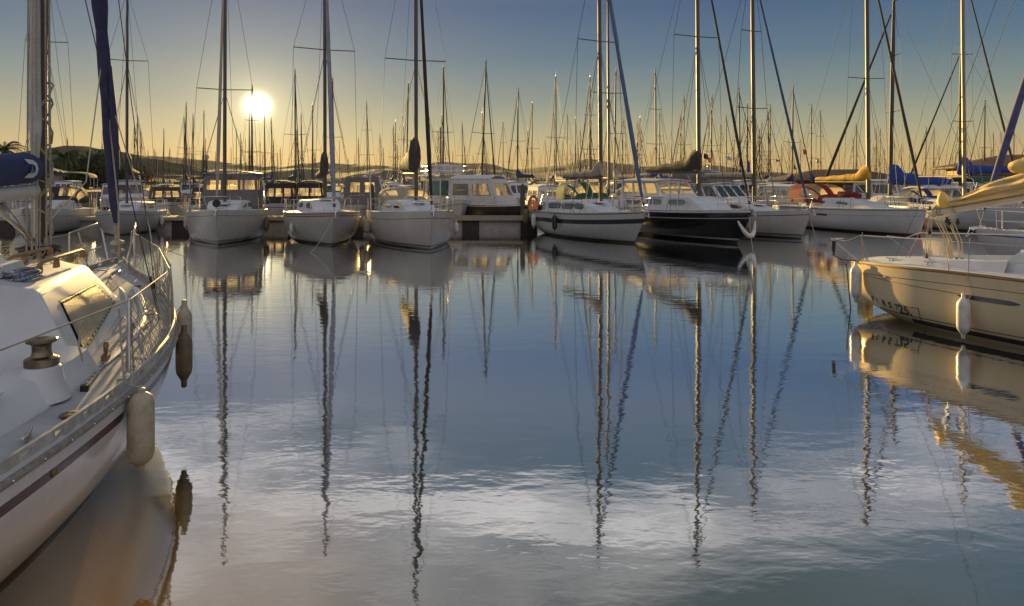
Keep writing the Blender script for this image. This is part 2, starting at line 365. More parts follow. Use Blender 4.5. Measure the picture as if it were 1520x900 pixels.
SEC = [(1.0, -.06), (.985, .25), (.955, .6), (.92, .85), (.86, .965), (.75, 1.01), (.45, 1.05), (0, 1.07)]
class Cabin:
    def __init__(s, h, x0, x1, w, wf, H, slope=.9, base=None, lean=1.0, aftlean=0.0, nose=.5, Hf=None):
        s.h, s.x0, s.x1, s.w, s.wf, s.H, s.slope, s.base, s.lean, s.aftlean, s.nose, s.Hf = h, x0, x1, w, wf, H, slope, base, lean, aftlean, nose, Hf or H
    def wb(s, x):
        k = (x - s.x0) / (s.x1 - s.x0); w = s.w + (s.wf - s.w) * k
        e = (x - (s.x1 - s.nose)) / s.nose
        if e > 0: w *= max(.0, 1 - e ** 2.4) ** .5 * .72 + .28
        return w
    def hh(s, x):
        k = (x - s.x0) / (s.x1 - s.x0)
        return (s.H + (s.Hf - s.H) * k) * sstep((s.x1 - x) / s.slope + .02) ** .8
    def bz(s, x): return s.base if s.base is not None else s.h.deck(x, s.wb(x)) 
    def at(s, x, i, side=1, off=0):
        f, z = SEC[i]; f = 1 - (1 - f) * s.lean
        hh = s.hh(x)
        return (x + s.aftlean * max(0, z) * max(0, 1 - (x - s.x0) / .6) * s.H, side * (f * s.wb(x) + off), s.bz(x) + z * hh + (.0 if z > 0 else -.03))
    def side(s, x, z, sd, off=.008):
        for (f0, z0), (f1, z1) in zip(SEC, SEC[1:]):
            if z0 <= z <= z1:
                f = f0 + (f1 - f0) * (z - z0) / (z1 - z0); break
        f = 1 - (1 - f) * s.lean
        return (x, sd * (f * s.wb(x) + off), s.bz(x) + z * s.hh(x))
    def mesh(s, m, parent, name='cabin', n=22):
        mb = MB(); xs = [s.x0 + (s.x1 - s.x0) * (1 - (1 - i / n) ** 1.5) for i in range(n + 1)]
        k = len(SEC) * 2 - 1; vs = []
        for x in xs:
            row = [s.at(x, i, -1) for i in range(len(SEC))] + [s.at(x, i, 1) for i in range(len(SEC) - 2, -1, -1)]
            vs += row
        fs = [(i * k + j, i * k + j + 1, (i + 1) * k + j + 1, (i + 1) * k + j)[::-1] for i in range(n) for j in range(k - 1)]
        fs += [(j, j + 1, k - 2 - j, k - 1 - j) for j in range(k // 2)]
        e = n * k; fs += [(e + j, e + k - 1 - j, e + k - 2 - j, e + j + 1) for j in range(k // 2)]
        mb.add(vs, fs); return mb.build(name, m, parent, 28)
    def windows(s, lst, m, parent, name='window', frame=None, rnd=4, skew=0.0):
        for sd in (-1, 1):
            for xa, xb, fa, fb in lst:
                mb = MB()
                def fn(u, w, off=.010, g=0):
                    x = xa - g + (xb - xa + 2 * g) * u; e = (1 - abs(2 * u - 1) ** rnd) ** (1 / rnd)
                    zc = (fa + fb) / 2; hf = (fb - fa) / 2 + g / max(.1, s.H)
                    zz = zc + (w * 2 - 1) * hf * max(.05, e)
                    return s.side(x + skew * zz * s.H, min(.93, max(.02, zz)), sd, off)
                mb.grid(fn, 10, 3, flip=(sd > 0)); o = mb.build(name, m, parent, 60)
                if frame:
                    fb_ = MB(); fb_.grid(lambda u, w: fn(u, w, .004, .035), 10, 3, flip=(sd > 0)); fb_.build('window_frame', frame, o, 60)

def dome(x0, x1, w, h, zb, u, ph, flat=.42, px=.55, low=.04, off=0.0):
    """point on a spray-hood: u from the open aft arch (0) to the foot at the front (1), ph 0..1 across"""
    g = math.pi * ph; c, s_ = math.cos(g), math.sin(g)
    pr = 1.0 if u < flat else max(low, (1 - ((u - flat) / (1 - flat)) ** 2) ** .6)
    ww = w * (1 if u < flat else 1 - .22 * ((u - flat) / (1 - flat)) ** 2)
    return (x0 + (x1 - x0) * u + off * .5, math.copysign(abs(c) ** px, c) * (ww + off), zb + (abs(s_) ** px) * h * pr + off)
def sprayhood(parent, x0, x1, w, h, zb, m, wm=vinyl, name='sprayhood', win=True, trim=None):
    mb = MB(); mb.grid(lambda u, v: dome(x0, x1, w, h, zb, u, v), 12, 18)
    if not win: return mb.build(name, m, parent, 60)
    # leave real openings for the clear panels
    nu, nv = 12, 18; q = nv + 1
    keep = []; panes = {}
    def pane_of(i, j):
        if 5 <= i <= 10:
            if 5 <= j <= 8: return 'a'
            if 10 <= j <= 12 : return 'b'
            if 1 <= j <= 3: return 'c'
            if 14 <= j <= 16: return 'd'
        return None
    k = 0
    for i in range(nu):
        for j in range(nv):
            pn = pane_of(i, j); f = mb.f[k]; k += 1
            if pn: panes.setdefault(pn, []).append(f)
            else: keep.append(f)
    allv = mb.v; mb.f = keep; o = mb.build(name, m, parent, 60)
    for pn, fs in panes.items():
        used = sorted({i for f in fs for i in f}); mp = {a: b for b, a in enumerate(used)}
        pb = MB(); pb.v = [allv[i] for i in used]; pb.f = [tuple(mp[i] for i in f) for f in fs]
        pb.build('clear_panel', wm, o, 60)
    return o

def cover(parent, xm, zb, lb, m, collar=1.5, r=.17, name='sail_cover', rise=0.0, slump=0.0, full=1.0, n=16):
    """stowed mainsail under a cover: collar up the mast, long taper aft"""
    mb = MB(); pts = []; rs = []
    for i in range(n + 1):
        t = i / n; x = xm - .02 - lb * t
        top = r * 2.1 * (1 - .62 * t) * full + collar * (1 - sstep(t / .22)) ** 1.15
        wob = .02 * math.sin(7 * t * 6.28 / 2)
        pts.append((x, 0, zb + rise * t + top / 2 + wob - slump * math.sin(math.pi * t)))
        rs.append((top / 2 + .03, (r * (1 - .5 * t)) * (.9 if t < .1 else 1) + wob * .4))
    pts[0] = (xm + .10, 0, pts[0][2]); rs[0] = (rs[0][0] * .92, .10)
    mb.tube(pts, rs, 12, up=(0, 0, 1))
    return mb.build(name, m, parent, 50)

def rigging(root, h, xm, H, zb, spr, J=None, jib=None, jib_r=.055, back=True, wr=.010, mast_m=None, mr=.065, rake=.012, boomL=None,
            xj=None, boom_m=None, jib0=.5, halyards=True, cabz=0.0, jibtop=None, wm=None):
    """mast > spreaders, shrouds, stays, masthead; boom; furled jib"""
    wm = wm or wire
    zf = h.deck(xm) + cabz; mast_m = mast_m or alu
    top = (xm - rake * H, 0, H)
    mp = lambda z: (xm - rake * (z - zf), 0, z)
    mast = MB().tube([mp(zf), mp(zf + (H - zf) * .75), mp(H)], [(mr * 1.35, mr), (mr * 1.3, mr), (mr * .85, mr * .7)], 10, up=(1, 0, 0)).build('mast', mast_m, root, 60)
    mh = MB(); mh.tube([mp(H), (top[0], 0, H + .45)], .006, 4); mh.box((top[0] - .05, 0, H + .03), (.24, .07, .05))
    mh.tube([(top[0] + .08, 0, H + .04), (top[0] + .30, .04, H + .12)], .006, 4); mh.tube([(top[0] + .22, .02, H + .16), (top[0] + .42, .08, H + .15)], .012, 4)
    mh.build('masthead_gear', black, mast)
    bx = h.gb(xm) - .08; tips = []
    for zs_, ws in spr:
        p = mp(zs_); sp = MB().tube([(p[0] - .10, -ws, zs_ + .05), (p[0], -.04, zs_), (p[0], .04, zs_), (p[0] - .10, ws, zs_ + .05)], (.022), 5, flat=1.6).build('spreader', mast_m, mast)
        tips.append((p[0] - .10, ws, zs_ + .05))
    dz = h.gz(xm)
    for sd in (-1, 1):
        sh = MB(); line = [(xm - .1, sd * bx, dz)] + [(a, sd * b_, c) for a, b_, c in tips] + [mp(H - .1)]
        for a, c in zip(line, line[1:]): sh.tube([a, c], wr, 4)
        if spr:
            sh.tube([(xm - .45, sd * (bx - .02), dz), mp(spr[0][0] - .1)], wr, 4); sh.tube([(xm + .35, sd * (bx - .06), dz), mp(spr[0][0] - .1)], wr, 4)
            if len(spr) == 1: pass
        sh.build('shroud', wm, mast)
    ft = mp(H * .97 if jibtop is None else jibtop); xj = h.L - .12 if xj is None else xj; fb = (xj, 0, h.gz(xj) + .05)
    st = MB().tube([fb, ft], wr, 4).build('forestay', wm, mast)
    if jib:
        a, b_ = Vector(fb), Vector(ft); d = (b_ - a); dn = d.normalized()
        l0 = a + dn * jib0; pts = [l0.lerp(b_, t * .96) for t in [i / 14 for i in range(15)]]
        rs = [jib_r * (.55 + .45 * sstep(i / 14 * 6)) * (1 - .55 * i / 14) * (1 + .06 * math.sin(i * 2.3)) for i in range(15)]
        MB().tube(pts, rs, 8).build('furled_jib', jib, root, 60)
        dr = MB(); dr.lathe([(.02, 0), (.09, .01), (.09, .03), (.045, .04), (.045, .10), (.09, .11), (.09, .13), (.02, .14)], c=tuple(a + dn * (jib0 - .28))); dr.build('furler_drum', black, root)
    if back:
        MB().tube([(.12, 0, h.gz(.1) + .02), mp(H)], wr, 4).build('backstay', wm, mast)
    if halyards:
        hy = MB()
        for k, (ox, oy) in enumerate([(.13, .05), (-.12, -.06), (.10, -.08)]):
            hy.tube([(xm + ox, oy, zf + .15), (mp(H * .96)[0] + ox * .4, oy * .5, H * .96)], .007, 4)
        hy.build('halyard', wm, mast)
    if boomL:
        MB().tube([(xm - .08, 0, zb), (xm - boomL, 0, zb + .02)], (.07, .05)[0], 8, flat=.75).build('boom', boom_m or mast_m, root, 60)
        MB().tube([(xm - boomL * .75, 0, zb - .06), (xm - boomL * .78, 0, h.deck(xm - boomL * .78) + .1)], .012, 4).build('mainsheet', rope, root)
        MB().tube([(xm - .12, 0, zf + .2), (xm - 1.0, 0, zb - .05)], .015, 4).build('boom_vang', rope, root)
    return mast, mp

def pulpit(root, h, ht=.58, back=1.25, m=None, legs=2, name='pulpit'):
    m = m or steel; mb = MB(); xb = h.L - .1; xa = h.L - back
    top = []
    for i in range(13):
        t = i / 12; g = math.pi * (t - .5)
        x = xa + (xb + .08 - xa) * math.cos(g) ** .8 if abs(g) < 1.57 else xa
        yy = math.sin(g) * (h.gb(xa) - .05)
        top.append((x, yy, h.gz(min(x, h.L)) + ht))
    mb.tube(top, .0125, 6)
    for sd in (-1, 1):
        mb.tube([(xa, sd * (h.gb(xa) - .05), h.gz(xa)), (xa, sd * (h.gb(xa) - .05), h.gz(xa) + ht)], .0125, 6)
        xm = xa + (xb - xa) * .72; mb.tube([(xm, sd * (h.gb(xm) - .02), h.gz(xm)), (xm + .10, sd * (h.gb(xa) - .05) * .6, h.gz(xm) + ht)], .0125, 6)
        mb.tube([(xa, sd * (h.gb(xa) - .05), h.gz(xa) + ht * .5), (xm + .06, sd * (h.gb(xm) + .02) , h.gz(xm) + ht * .5)], .010, 5)
    return mb.build(name, m, root, 60)
def pushpit(root, h, ht=.6, fwd=1.1, m=None):
    m = m or steel; mb = MB(); b0 = h.gb(.1) - .06
    pts = [(fwd, -(h.gb(fwd) - .05), h.gz(fwd) + ht), (.25, -b0, h.gz(0) + ht), (.08, -b0 + .15, h.gz(0) + ht), (.08, b0 - .15, h.gz(0) + ht), (.25, b0, h.gz(0) + ht), (fwd, h.gb(fwd) - .05, h.gz(fwd) + ht)]
    mb.tube(pts, .0125, 6); mb.tube([(a, b_, c - ht * .45) for a, b_, c in pts], .010, 5)
    for p in pts: mb.tube([(p[0], p[1], p[2] - ht), p], .0125, 6)
    return mb.build('pushpit', m, root, 60)
def lifelines(root, h, xs, ht=.6, x0=1.1, x1=None, m=None, wr=.005, both=(-1, 1)):
    m = m or steel; x1 = x1 if x1 is not None else h.L - 1.25
    for sd in both:
        for x in xs:
            y = sd * (h.gb(x) - .05)
            MB().tube([(x, y, h.gz(x)), (x, y, h.gz(x) + ht)], .0125, 6).lathe([(.03, 0), (.03, .05), (.014, .06)], c=(x, y, h.gz(x) - .005), n=8).build('stanchion', m, root, 60)
        lb = MB(); allx = [x0] + list(xs) + [x1]
        for f in (1.0, .5): lb.tube([(x, sd * (h.gb(x) - .05), h.gz(x) + ht * f - .01) for x in allx], wr, 4)
        lb.build('lifeline', m, root, 60)
def toerail(root, h, m, r=.022, name='toe_rail', perf=False):
    mb = MB()
    for sd in (-1, 1):
        mb.tube(h.gunline(.02, h.L - .04, -.015, .015, 30, sd), [(r * 1.3, r * .7)] * 31, 4, up=(0, 0, 1))
    mb.tube([(0.01, -h.gb(0) + .02, h.gz(0) + .015), (0.01, h.gb(0) - .02, h.gz(0) + .015)], r, 4)
    return mb.build(name, m, root, 30)
def rubrail(root, h, m, r=.025, dz=-.03):
    mb = MB()
    for sd in (-1, 1): mb.tube(h.gunline(.02, h.L - .02, .004, dz, 30, sd), r, 6)
    return mb.build('rub_rail', m, root, 50)
def hatch(root, h, x, y=0, z=None, s=.5, m=None, rim=None):
    z = h.deck(x, y) if z is None else z
    o = MB().box((x, y, z + .03), (s, s, .06), taper=.9).build('hatch', rim or gel, root, 30)
    MB().box((x, y, z + .066), (s * .72, s * .72, .012)).build('hatch_pane', m or glass, o, 30)
def cleat(root, x, y, z, m=None, rz=0.0):
    mb = MB(); c, s_ = math.cos(rz), math.sin(rz)
    mb.tube([(x - .11 * c, y - .11 * s_, z + .055), (x - .05 * c, y - .05 * s_, z + .045), (x + .05 * c, y + .05 * s_, z + .045), (x + .11 * c, y + .11 * s_, z + .055)], [.008, .014, .014, .008], 6)
    for k in (-1, 1): mb.tube([(x + .035 * k * c, y + .035 * k * s_, z - .01), (x + .035 * k * c, y + .035 * k * s_, z + .045)], .012, 6)
    return mb.build('cleat', m or steel, root, 60)
def winch(root, x, y, z, s=1.0, m=None, tilt=None):
    o = MB().lathe([(a * s, b_ * s) for a, b_ in [(.086, 0), (.092, .004), (.092, .042), (.086, .048), (.074, .052), (.060, .060), (.054, .072), (.051, .085), (.051, .118), (.055, .130), (.066, .139), (.080, .143), (.083, .150), (.083, .158), (.076, .164), (.045, .166), (.028, .166), (.026, .158)]], c=(x, y, z), n=28).build('winch', m or steel, root, 24)
    MB().lathe([(.022 * s, 0), (.022 * s, .006), (.008, .007)], c=(x, y, z + .160 * s), n=8).build('winch_socket', black, o)
    return o
def anchor_gear(root, h, m=None):
    mb = MB(); x = h.L; z = h.gz(x)
    mb.box((x - .15, .0, z + .03), (.5, .12, .05)); mb.lathe([(.05, -.05), (.05, .05)], c=(x + .08, 0, z + .02), M=Matrix.Rotation(R(90), 3, 'X'), n=10)
    mb.tube([(x - .3, 0, z + .09), (x + .12, 0, z + .05), (x + .22, 0, z - .16)], .018, 6)
    mb.tube([(x + .10, -.12, z - .06), (x + .24, 0, z - .22), (x + .10, .12, z - .06)], [.008, .035, .008], 5)
    return mb.build('bow_anchor', m or steel, root, 40)

def w2(o, th, p):
    c, s_ = math.cos(th), math.sin(th)
    return (o[0] + c * p[0] - s_ * p[1], o[1] + s_ * p[0] + c * p[1], p[2])
def fender(o, th, h, x, sd, label, m=fend_w, r=.11, ln=.52, top=None, group=None, rp=None, hang=.32, gap=.02, name='fender', blunt=False):
    """a fender hung over the side of a boat whose origin is o and heading th"""
    ztop = h.gz(x) - hang if top is None else top
    y = sd * (max(abs(h.side_y(x, ztop - .1, 1)), abs(h.side_y(x, ztop - ln + .1, 1))) + r + gap)
    root = empty(name, label, 'fender', w2(o, th, (x, y, ztop)), (0, 0, th), group)
    if blunt: MB().lathe([(.018, -ln - .035), (.024, -ln - .03), (.026, -ln - .01), (r * .55, -ln + .002), (r * .86, -ln + .03), (r, -ln + .075), (r * 1.01, -ln * .5), (r, -.075), (r * .98, -.065), (r * .86, -.028), (r * .5, -.004), (.03, .004), (.028, .03), (.018, .036)], n=24).build('fender_body', m, root, 40)
    else: MB().lathe([(.02, -ln - .07), (.028, -ln - .06), (.03, -ln), (r * .55, -ln + .03), (r * .9, -ln + .08), (r, -ln + .14), (r, -.14), (r * .9, -.08), (r * .55, -.03), (.03, 0), (.028, .06), (.02, .07)], n=18).build('fender_body', m, root, 50)
    # lanyard up to the rail
    dy = sd * (h.gb(x) - .05) - y
    MB().tube([(0, 0, .04), (0, dy * .75, h.gz(x) - ztop + .02), (0, dy, h.gz(x) - ztop + .585)], .008, 5).build('lanyard', rp or rope, root)
    return root

# ------------------------------------------------------------------ water, hills, land
def water():
    m = bpy.data.materials.new('harbour_water'); m.use_nodes = True; T = NT(m.node_tree); T.n.clear()
    tcn = T.new('ShaderNodeTexCoord'); o = tcn.outputs['Object']
    n1 = T.noise(T.mapping(o, (1.0, 2.2, 1), (0, 0, R(8))), 1.15, 3, 0.5, 0.3)
    n2 = T.noise(T.mapping(o, (1.0, 1.9, 1), (0, 0, R(-22))), 3.6, 3, 0.5, 0.2)
    n3 = T.noise(T.mapping(o, (1.0, 2.4, 1), (0, 0, R(12))), 11.0, 2, 0.5, 0.1)
    patch = T.ramp(T.noise(T.mapping(o, (.16, .34, 1), (0, 0, R(-14))), 1.0, 4, .55, .6), [(0.42, .18), (0.62, 1.0)])
    hgt = T.math('ADD', T.math('MULTIPLY', n1, .0032), T.math('MULTIPLY', n2, .0012))
    hgt = T.math('ADD', hgt, T.math('MULTIPLY', T.math('MULTIPLY', n3, .00045), patch))
    bn = T.new('ShaderNodeBump'); bn.inputs['Strength'].default_value = 1.0; bn.inputs['Distance'].default_value = 1.0
    T.put(bn.inputs['Height'], hgt)
    lw = T.new('ShaderNodeLayerWeight'); lw.inputs['Blend'].default_value = 0.5; T.l.new(bn.outputs[0], lw.inputs['Normal'])
    fac = T.ramp(lw.outputs['Facing'], [(0.0, .04), (0.30, .22), (0.42, .42), (0.54, .70), (0.80, .92), (1.0, 1.0)])
    gl = T.new('ShaderNodeBsdfGlossy'); gl.inputs['Roughness'].default_value = 0.03; T.l.new(bn.outputs[0], gl.inputs['Normal'])
    gl.inputs['Color'].default_value = (.98, .98, .99, 1)
    df = T.new('ShaderNodeBsdfDiffuse')
    body = T.ramp(T.noise(o, .25, 3), [(.3, (.018, .034, .030)), (.7, (.030, .046, .036))])
    # murky brown and golden glow under the near hull, painted into the water colour
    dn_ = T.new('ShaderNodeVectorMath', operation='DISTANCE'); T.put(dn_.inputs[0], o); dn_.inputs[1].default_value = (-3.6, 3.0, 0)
    murk_glow = T.ramp(T.math('DIVIDE', T.math('ADD', dn_.outputs['Value'], T.math('MULTIPLY', T.noise(o, .9, 4, .6), 1.6)), 6.0), [(.42, 1.0), (.72, 0.0)], 'EASE')
    T.put(df.inputs['Color'], T.mix(murk_glow, body, (.50, .28, .06)))
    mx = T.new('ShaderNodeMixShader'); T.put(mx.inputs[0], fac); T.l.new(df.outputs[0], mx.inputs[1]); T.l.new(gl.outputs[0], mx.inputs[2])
    out = T.new('ShaderNodeOutputMaterial'); T.l.new(mx.outputs[0], out.inputs[0])
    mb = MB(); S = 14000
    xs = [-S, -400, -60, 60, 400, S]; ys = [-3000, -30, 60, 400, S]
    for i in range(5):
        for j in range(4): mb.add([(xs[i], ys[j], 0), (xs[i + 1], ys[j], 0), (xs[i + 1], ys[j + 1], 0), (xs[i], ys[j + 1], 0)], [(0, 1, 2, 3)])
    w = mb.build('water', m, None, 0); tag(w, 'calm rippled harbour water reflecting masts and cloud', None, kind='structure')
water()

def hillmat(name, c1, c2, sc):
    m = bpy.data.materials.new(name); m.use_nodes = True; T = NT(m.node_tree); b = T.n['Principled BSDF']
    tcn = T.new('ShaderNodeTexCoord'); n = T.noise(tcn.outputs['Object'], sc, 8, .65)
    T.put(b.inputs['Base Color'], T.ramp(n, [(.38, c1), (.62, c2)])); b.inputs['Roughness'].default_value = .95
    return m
from mathutils import noise as mn
def ridge(name, label, dist, prof, depth, m, rough, nx=260, seedz=0.0, step=None):
    """a wooded ridge: prof is the skyline [(pixel column, height in px above the horizon)], at its own real distance"""
    mb = MB(); px0, px1 = prof[0][0], prof[-1][0]; ny = 14
    def H(px):
        for (a, va), (c, vc) in zip(prof, prof[1:]):
            if a <= px <= c: k = (px - a) / (c - a); k = k * k * (3 - 2 * k); return (va + (vc - va) * k)
        return 0
    def fn(u, v):
        px = px0 + (px1 - px0) * u
        X = (px - 760) / 1000 * dist; Y = dist + (v - .5) * depth
        prof_v = max(0, 1 - (2 * abs(v - .5)) ** 1.6)
        nz = mn.fractal(Vector((X / dist * 14, v * 3, seedz)), 1.0, 2.0, 5)
        nf = mn.fractal(Vector((X / dist * 160, v * 22, seedz + 5)), .8, 2.0, 4)
        h = H(px) / 1000 * dist
        return (X, Y, max(-2, h * prof_v * (1 + .10 * nz) + rough * nf * prof_v * (h > 0) + CAMH * (h > 0) - 3 * (v in (0, 1))))
    mb.grid(fn, nx, ny); o = mb.build(name, m, None, 80); tag(o, label, None, kind='structure'); return o
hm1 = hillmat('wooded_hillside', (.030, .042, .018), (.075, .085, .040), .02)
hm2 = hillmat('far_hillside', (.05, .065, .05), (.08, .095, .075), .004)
ridge('wooded_hill', 'wooded hill sloping down to the harbour on the left', 1100, [(-260, 20), (-120, 44), (0, 40), (80, 40), (130, 49), (165, 46), (215, 36), (250, 22), (290, 10), (330, 3), (370, 0)], 700, hm1, 2.6, 300)
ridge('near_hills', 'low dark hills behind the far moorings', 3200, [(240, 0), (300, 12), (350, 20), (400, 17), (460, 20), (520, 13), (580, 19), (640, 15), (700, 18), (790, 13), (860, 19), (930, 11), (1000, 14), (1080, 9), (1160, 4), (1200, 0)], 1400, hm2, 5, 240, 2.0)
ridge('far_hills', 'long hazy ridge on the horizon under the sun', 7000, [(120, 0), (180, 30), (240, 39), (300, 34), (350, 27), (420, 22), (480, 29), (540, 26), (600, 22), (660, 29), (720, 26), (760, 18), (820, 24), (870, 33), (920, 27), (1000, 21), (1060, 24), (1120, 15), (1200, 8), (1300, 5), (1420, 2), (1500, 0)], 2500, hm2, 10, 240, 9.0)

# haze between the moorings and the hills: one even volume round everything
def haze():
    mb = MB().box((0, 4500, 229), (20000, 15000, 460)); 
    m = bpy.data.materials.new('sea_haze'); m.use_nodes = True; T = NT(m.node_tree); T.n.clear()
    v = T.new('ShaderNodeVolumePrincipled'); v.inputs['Density'].default_value = HAZE; v.inputs['Color'].default_value = (.30, .27, .24, 1); v.inputs['Anisotropy'].default_value = 0.3
    out = T.new('ShaderNodeOutputMaterial'); T.l.new(v.outputs[0], out.inputs['Volume'])
    o = mb.build('haze', m, None, 0); tag(o, 'thin golden sea haze over the whole harbour', None, kind='stuff')
HAZE = 0.00003
if HAZE: haze()

# land behind the moorings
landm = hillmat('quay_earth', (.10, .09, .06), (.17, .15, .11), .4)
def land(name, label, poly, z):
    mb = MB().prism(poly, -1, z); o = mb.build(name, landm, None, 0); tag(o, label, None, kind='structure')
land('quay_ground', 'low quay under the palms and the red roof', [(-170, 88), (-52, 88), (-52, 96), (-60, 150), (-200, 170)], 1.3)
land('quay', 'low quay under the brown clubhouse', [(26, 74), (180, 60), (190, 140), (30, 110)], 1.2)
# breakwater of rocks closing the harbour
mb = MB(); random.seed(3)
for i in range(240):
    X = -130 + 400 * i / 240; Y = 270 + random.uniform(-3, 3) - abs(X) * .05; r = random.uniform(1.0, 2.2)
    pts = [Vector((random.gauss(0, 1), random.gauss(0, 1), random.gauss(0, 1))).normalized() * r for _ in range(7)]
    mb.box((X, Y, random.uniform(.1, 1.3)), (r * 2, r * 1.8, r * 1.4), Matrix.Rotation(random.random() * 6, 3, pts[0]), random.uniform(.5, .9))
tag(mb.build('breakwater', mat('breakwater_rock', (.14, .13, .12), .9, var=.4, vscale=.8, bump=.5, bscale=5), None, 0), 'rock breakwater closing the harbour behind the far masts', None, kind='structure')

# pontoon behind the first row
def pontoon():
    r = empty('pontoon', 'low concrete pontoon with timber edge behind the first row of boats', 'pontoon', (0, 0, 0))
    L0, L1, Y = -27.0, 1.3, 36.0
    MB().box(((L0 + L1) / 2, Y + .9, .30), (L1 - L0, 1.8, .60)).build('float', concrete, r, 20)
    MB().box(((L0 + L1) / 2, Y + .9, .66), (L1 - L0 + .1, 2.1, .11)).build('deck', planks, r, 20)
    MB().box(((L0 + L1) / 2, Y - .19, .62), (L1 - L0 + .1, .07, .16)).build('fender_board', cv_beige, r, 20)
    for x in [L0 + 3.1 * i for i in range(10)]:
        MB().box((x, Y - .02, .27), (.9, .1, .56)).build('float_joint', cv_dark, r, 20)
    for x in (-25, -16, -7.9, 0.6):
        MB().lathe([(.14, -1), (.14, 2.3), (.10, 2.4), (.02, 2.5)], c=(x, Y + 1.98, 0), n=12).build('pile', alu_dark, r, 40)
    return r
pontoon()
p2 = empty('pontoon', 'straight concrete pontoon seen past the bows of the white boats on the right side', 'pontoon', (3.0, 46, 0))
MB().box((18, 0, .3), (36, 1.8, .6)).build('float', concrete, p2, 20); MB().box((18, 0, .66), (36.1, 2.1, .11)).build('deck', planks, p2, 20)

# ------------------------------------------------------------------ trees, palms, buildings
leafm = hillmat('palm_leaf', (.035, .055, .018), (.07, .10, .035), 3)
treem = hillmat('tree_leaf', (.022, .038, .014), (.06, .08, .03), .8)
barkm = mat('bark', (.12, .09, .06), .9, var=.3, vscale=4, bump=.6, bscale=12)
def palm(x, y, h, label, r=3.0, seed=1):
    rnd = random.Random(seed); o = empty('palm_tree', label, 'palm tree', (x, y, 1.2))
    MB().tube([(0, 0, 0), (.1, 0, h * .5), (.2, .05, h)], [.38, .28, .30], 10).build('trunk', barkm, o, 50)
    mb = MB()
    for k in range(46):
        g = rnd.uniform(0, 6.283); el = rnd.uniform(-.35, 1.25); ln = r * rnd.uniform(.8, 1.1)
        pts = []; p = Vector((.2, .05, h)); e = el
        for i in range(8):
            pts.append(p.copy()); p = p + Vector((math.cos(g) * math.cos(e), math.sin(g) * math.cos(e), math.sin(e))) * ln / 7; e -= .24
        mb.tube(pts, [.035 - .004 * i for i in range(8)], 3)
        side = Vector((-math.sin(g), math.cos(g), 0))
        for i in range(1, 8):
            for q in range(3):
                a = pts[i - 1].lerp(pts[i], q / 3)
                d = (pts[i] - pts[i - 1]).normalized()
                for sd in (-1, 1):
                    tip = a + side * sd * .42 * (1.1 - i / 10) + d * .34 - Vector((0, 0, .22)); w = d * .05
                    mb.add([a - w, a + w, tip], [(0, 1, 2)])
    mb.build('crown', leafm, o, 0)
palm(-68, 90, 5.6, 'palm with drooping fronds at the picture edge above the red roof', 3.0, 3)
palm(-61.5, 92, 4.6, 'smaller palm half hidden behind the near mast', 2.6, 5)
def tree(x, y, h, w, label, seed=1, n=1800, ls=.34, name='tree', z0=1.2):
    rnd = random.Random(seed); o = empty(name, label, 'tree', (x, y, z0))
    tb = MB().tube([(0, 0, 0), (.1, 0, h * .35), (0, .1, h * .7)], [w * .05, w * .04, w * .015], 8)
    cl = []
    for k in range(11):
        g = rnd.uniform(0, 6.28); rr = rnd.uniform(.1, .36) * w; zz = h * rnd.uniform(.38, .86); c = Vector((math.cos(g) * rr, math.sin(g) * rr, zz)); cl.append((c, w * rnd.uniform(.13, .24)))
        tb.tube([(0, 0, h * .3), c * .6 + Vector((0, 0, h * .15)), c], [w * .02, w * .012, w * .005], 5)
    tb.build('trunk', barkm, o, 50); mb = MB()
    for i in range(n):
        c, r = rnd.choice(cl); d = Vector((rnd.gauss(0, 1), rnd.gauss(0, 1), rnd.gauss(0, .8))); d = d.normalized() * r * rnd.uniform(.55, 1.12)
        p = c + d; a = Vector((rnd.gauss(0, 1), rnd.gauss(0, 1), rnd.gauss(0, 1))).normalized(); b = a.orthogonal().normalized(); s_ = ls * rnd.uniform(.6, 1.3)
        mb.add([p - a * s_, p + b * s_ * .6, p + a * s_, p - b * s_ * .6], [(0, 1, 2, 3)])
    mb.build('crown', treem, o, 0); return o
for i, (px, Y, h, w, lab) in enumerate([
    (128, 120, 5.8, 10, 'round dark tree standing alone before the wooded hill'),
    (98, 128, 4.6, 9, 'bushy tree between the palm and the round dark tree'),
    (82, 118, 4.4, 7, 'low tree just right of the near mast'),
    (34, 112, 3.6, 8, 'small tree behind the red roof'),
    (163, 140, 4.2, 9, 'tree to the right of the round dark tree'),
    (196, 150, 3.8, 9, 'low tree where the hill meets the quay'),
    (-60, 110, 6.0, 9, 'tree beyond the red roof at the edge')]):
    tree((px - 760) / 1000 * Y, Y, h, w, lab, 20 + i)
stucco = mat('pale_stucco', (.42, .38, .32), .85, var=.15, vscale=1.5, bump=.2)
tiles = mat('red_roof_tiles', (.32, .09, .05), .8, var=.3, vscale=5, stretch=(1, 6, 1), bump=.5)
brown_roof = mat('brown_roof', (.10, .055, .035), .8, var=.3, vscale=4, bump=.4)
ochre = mat('ochre_fascia', (.48, .28, .08), .7, var=.2)
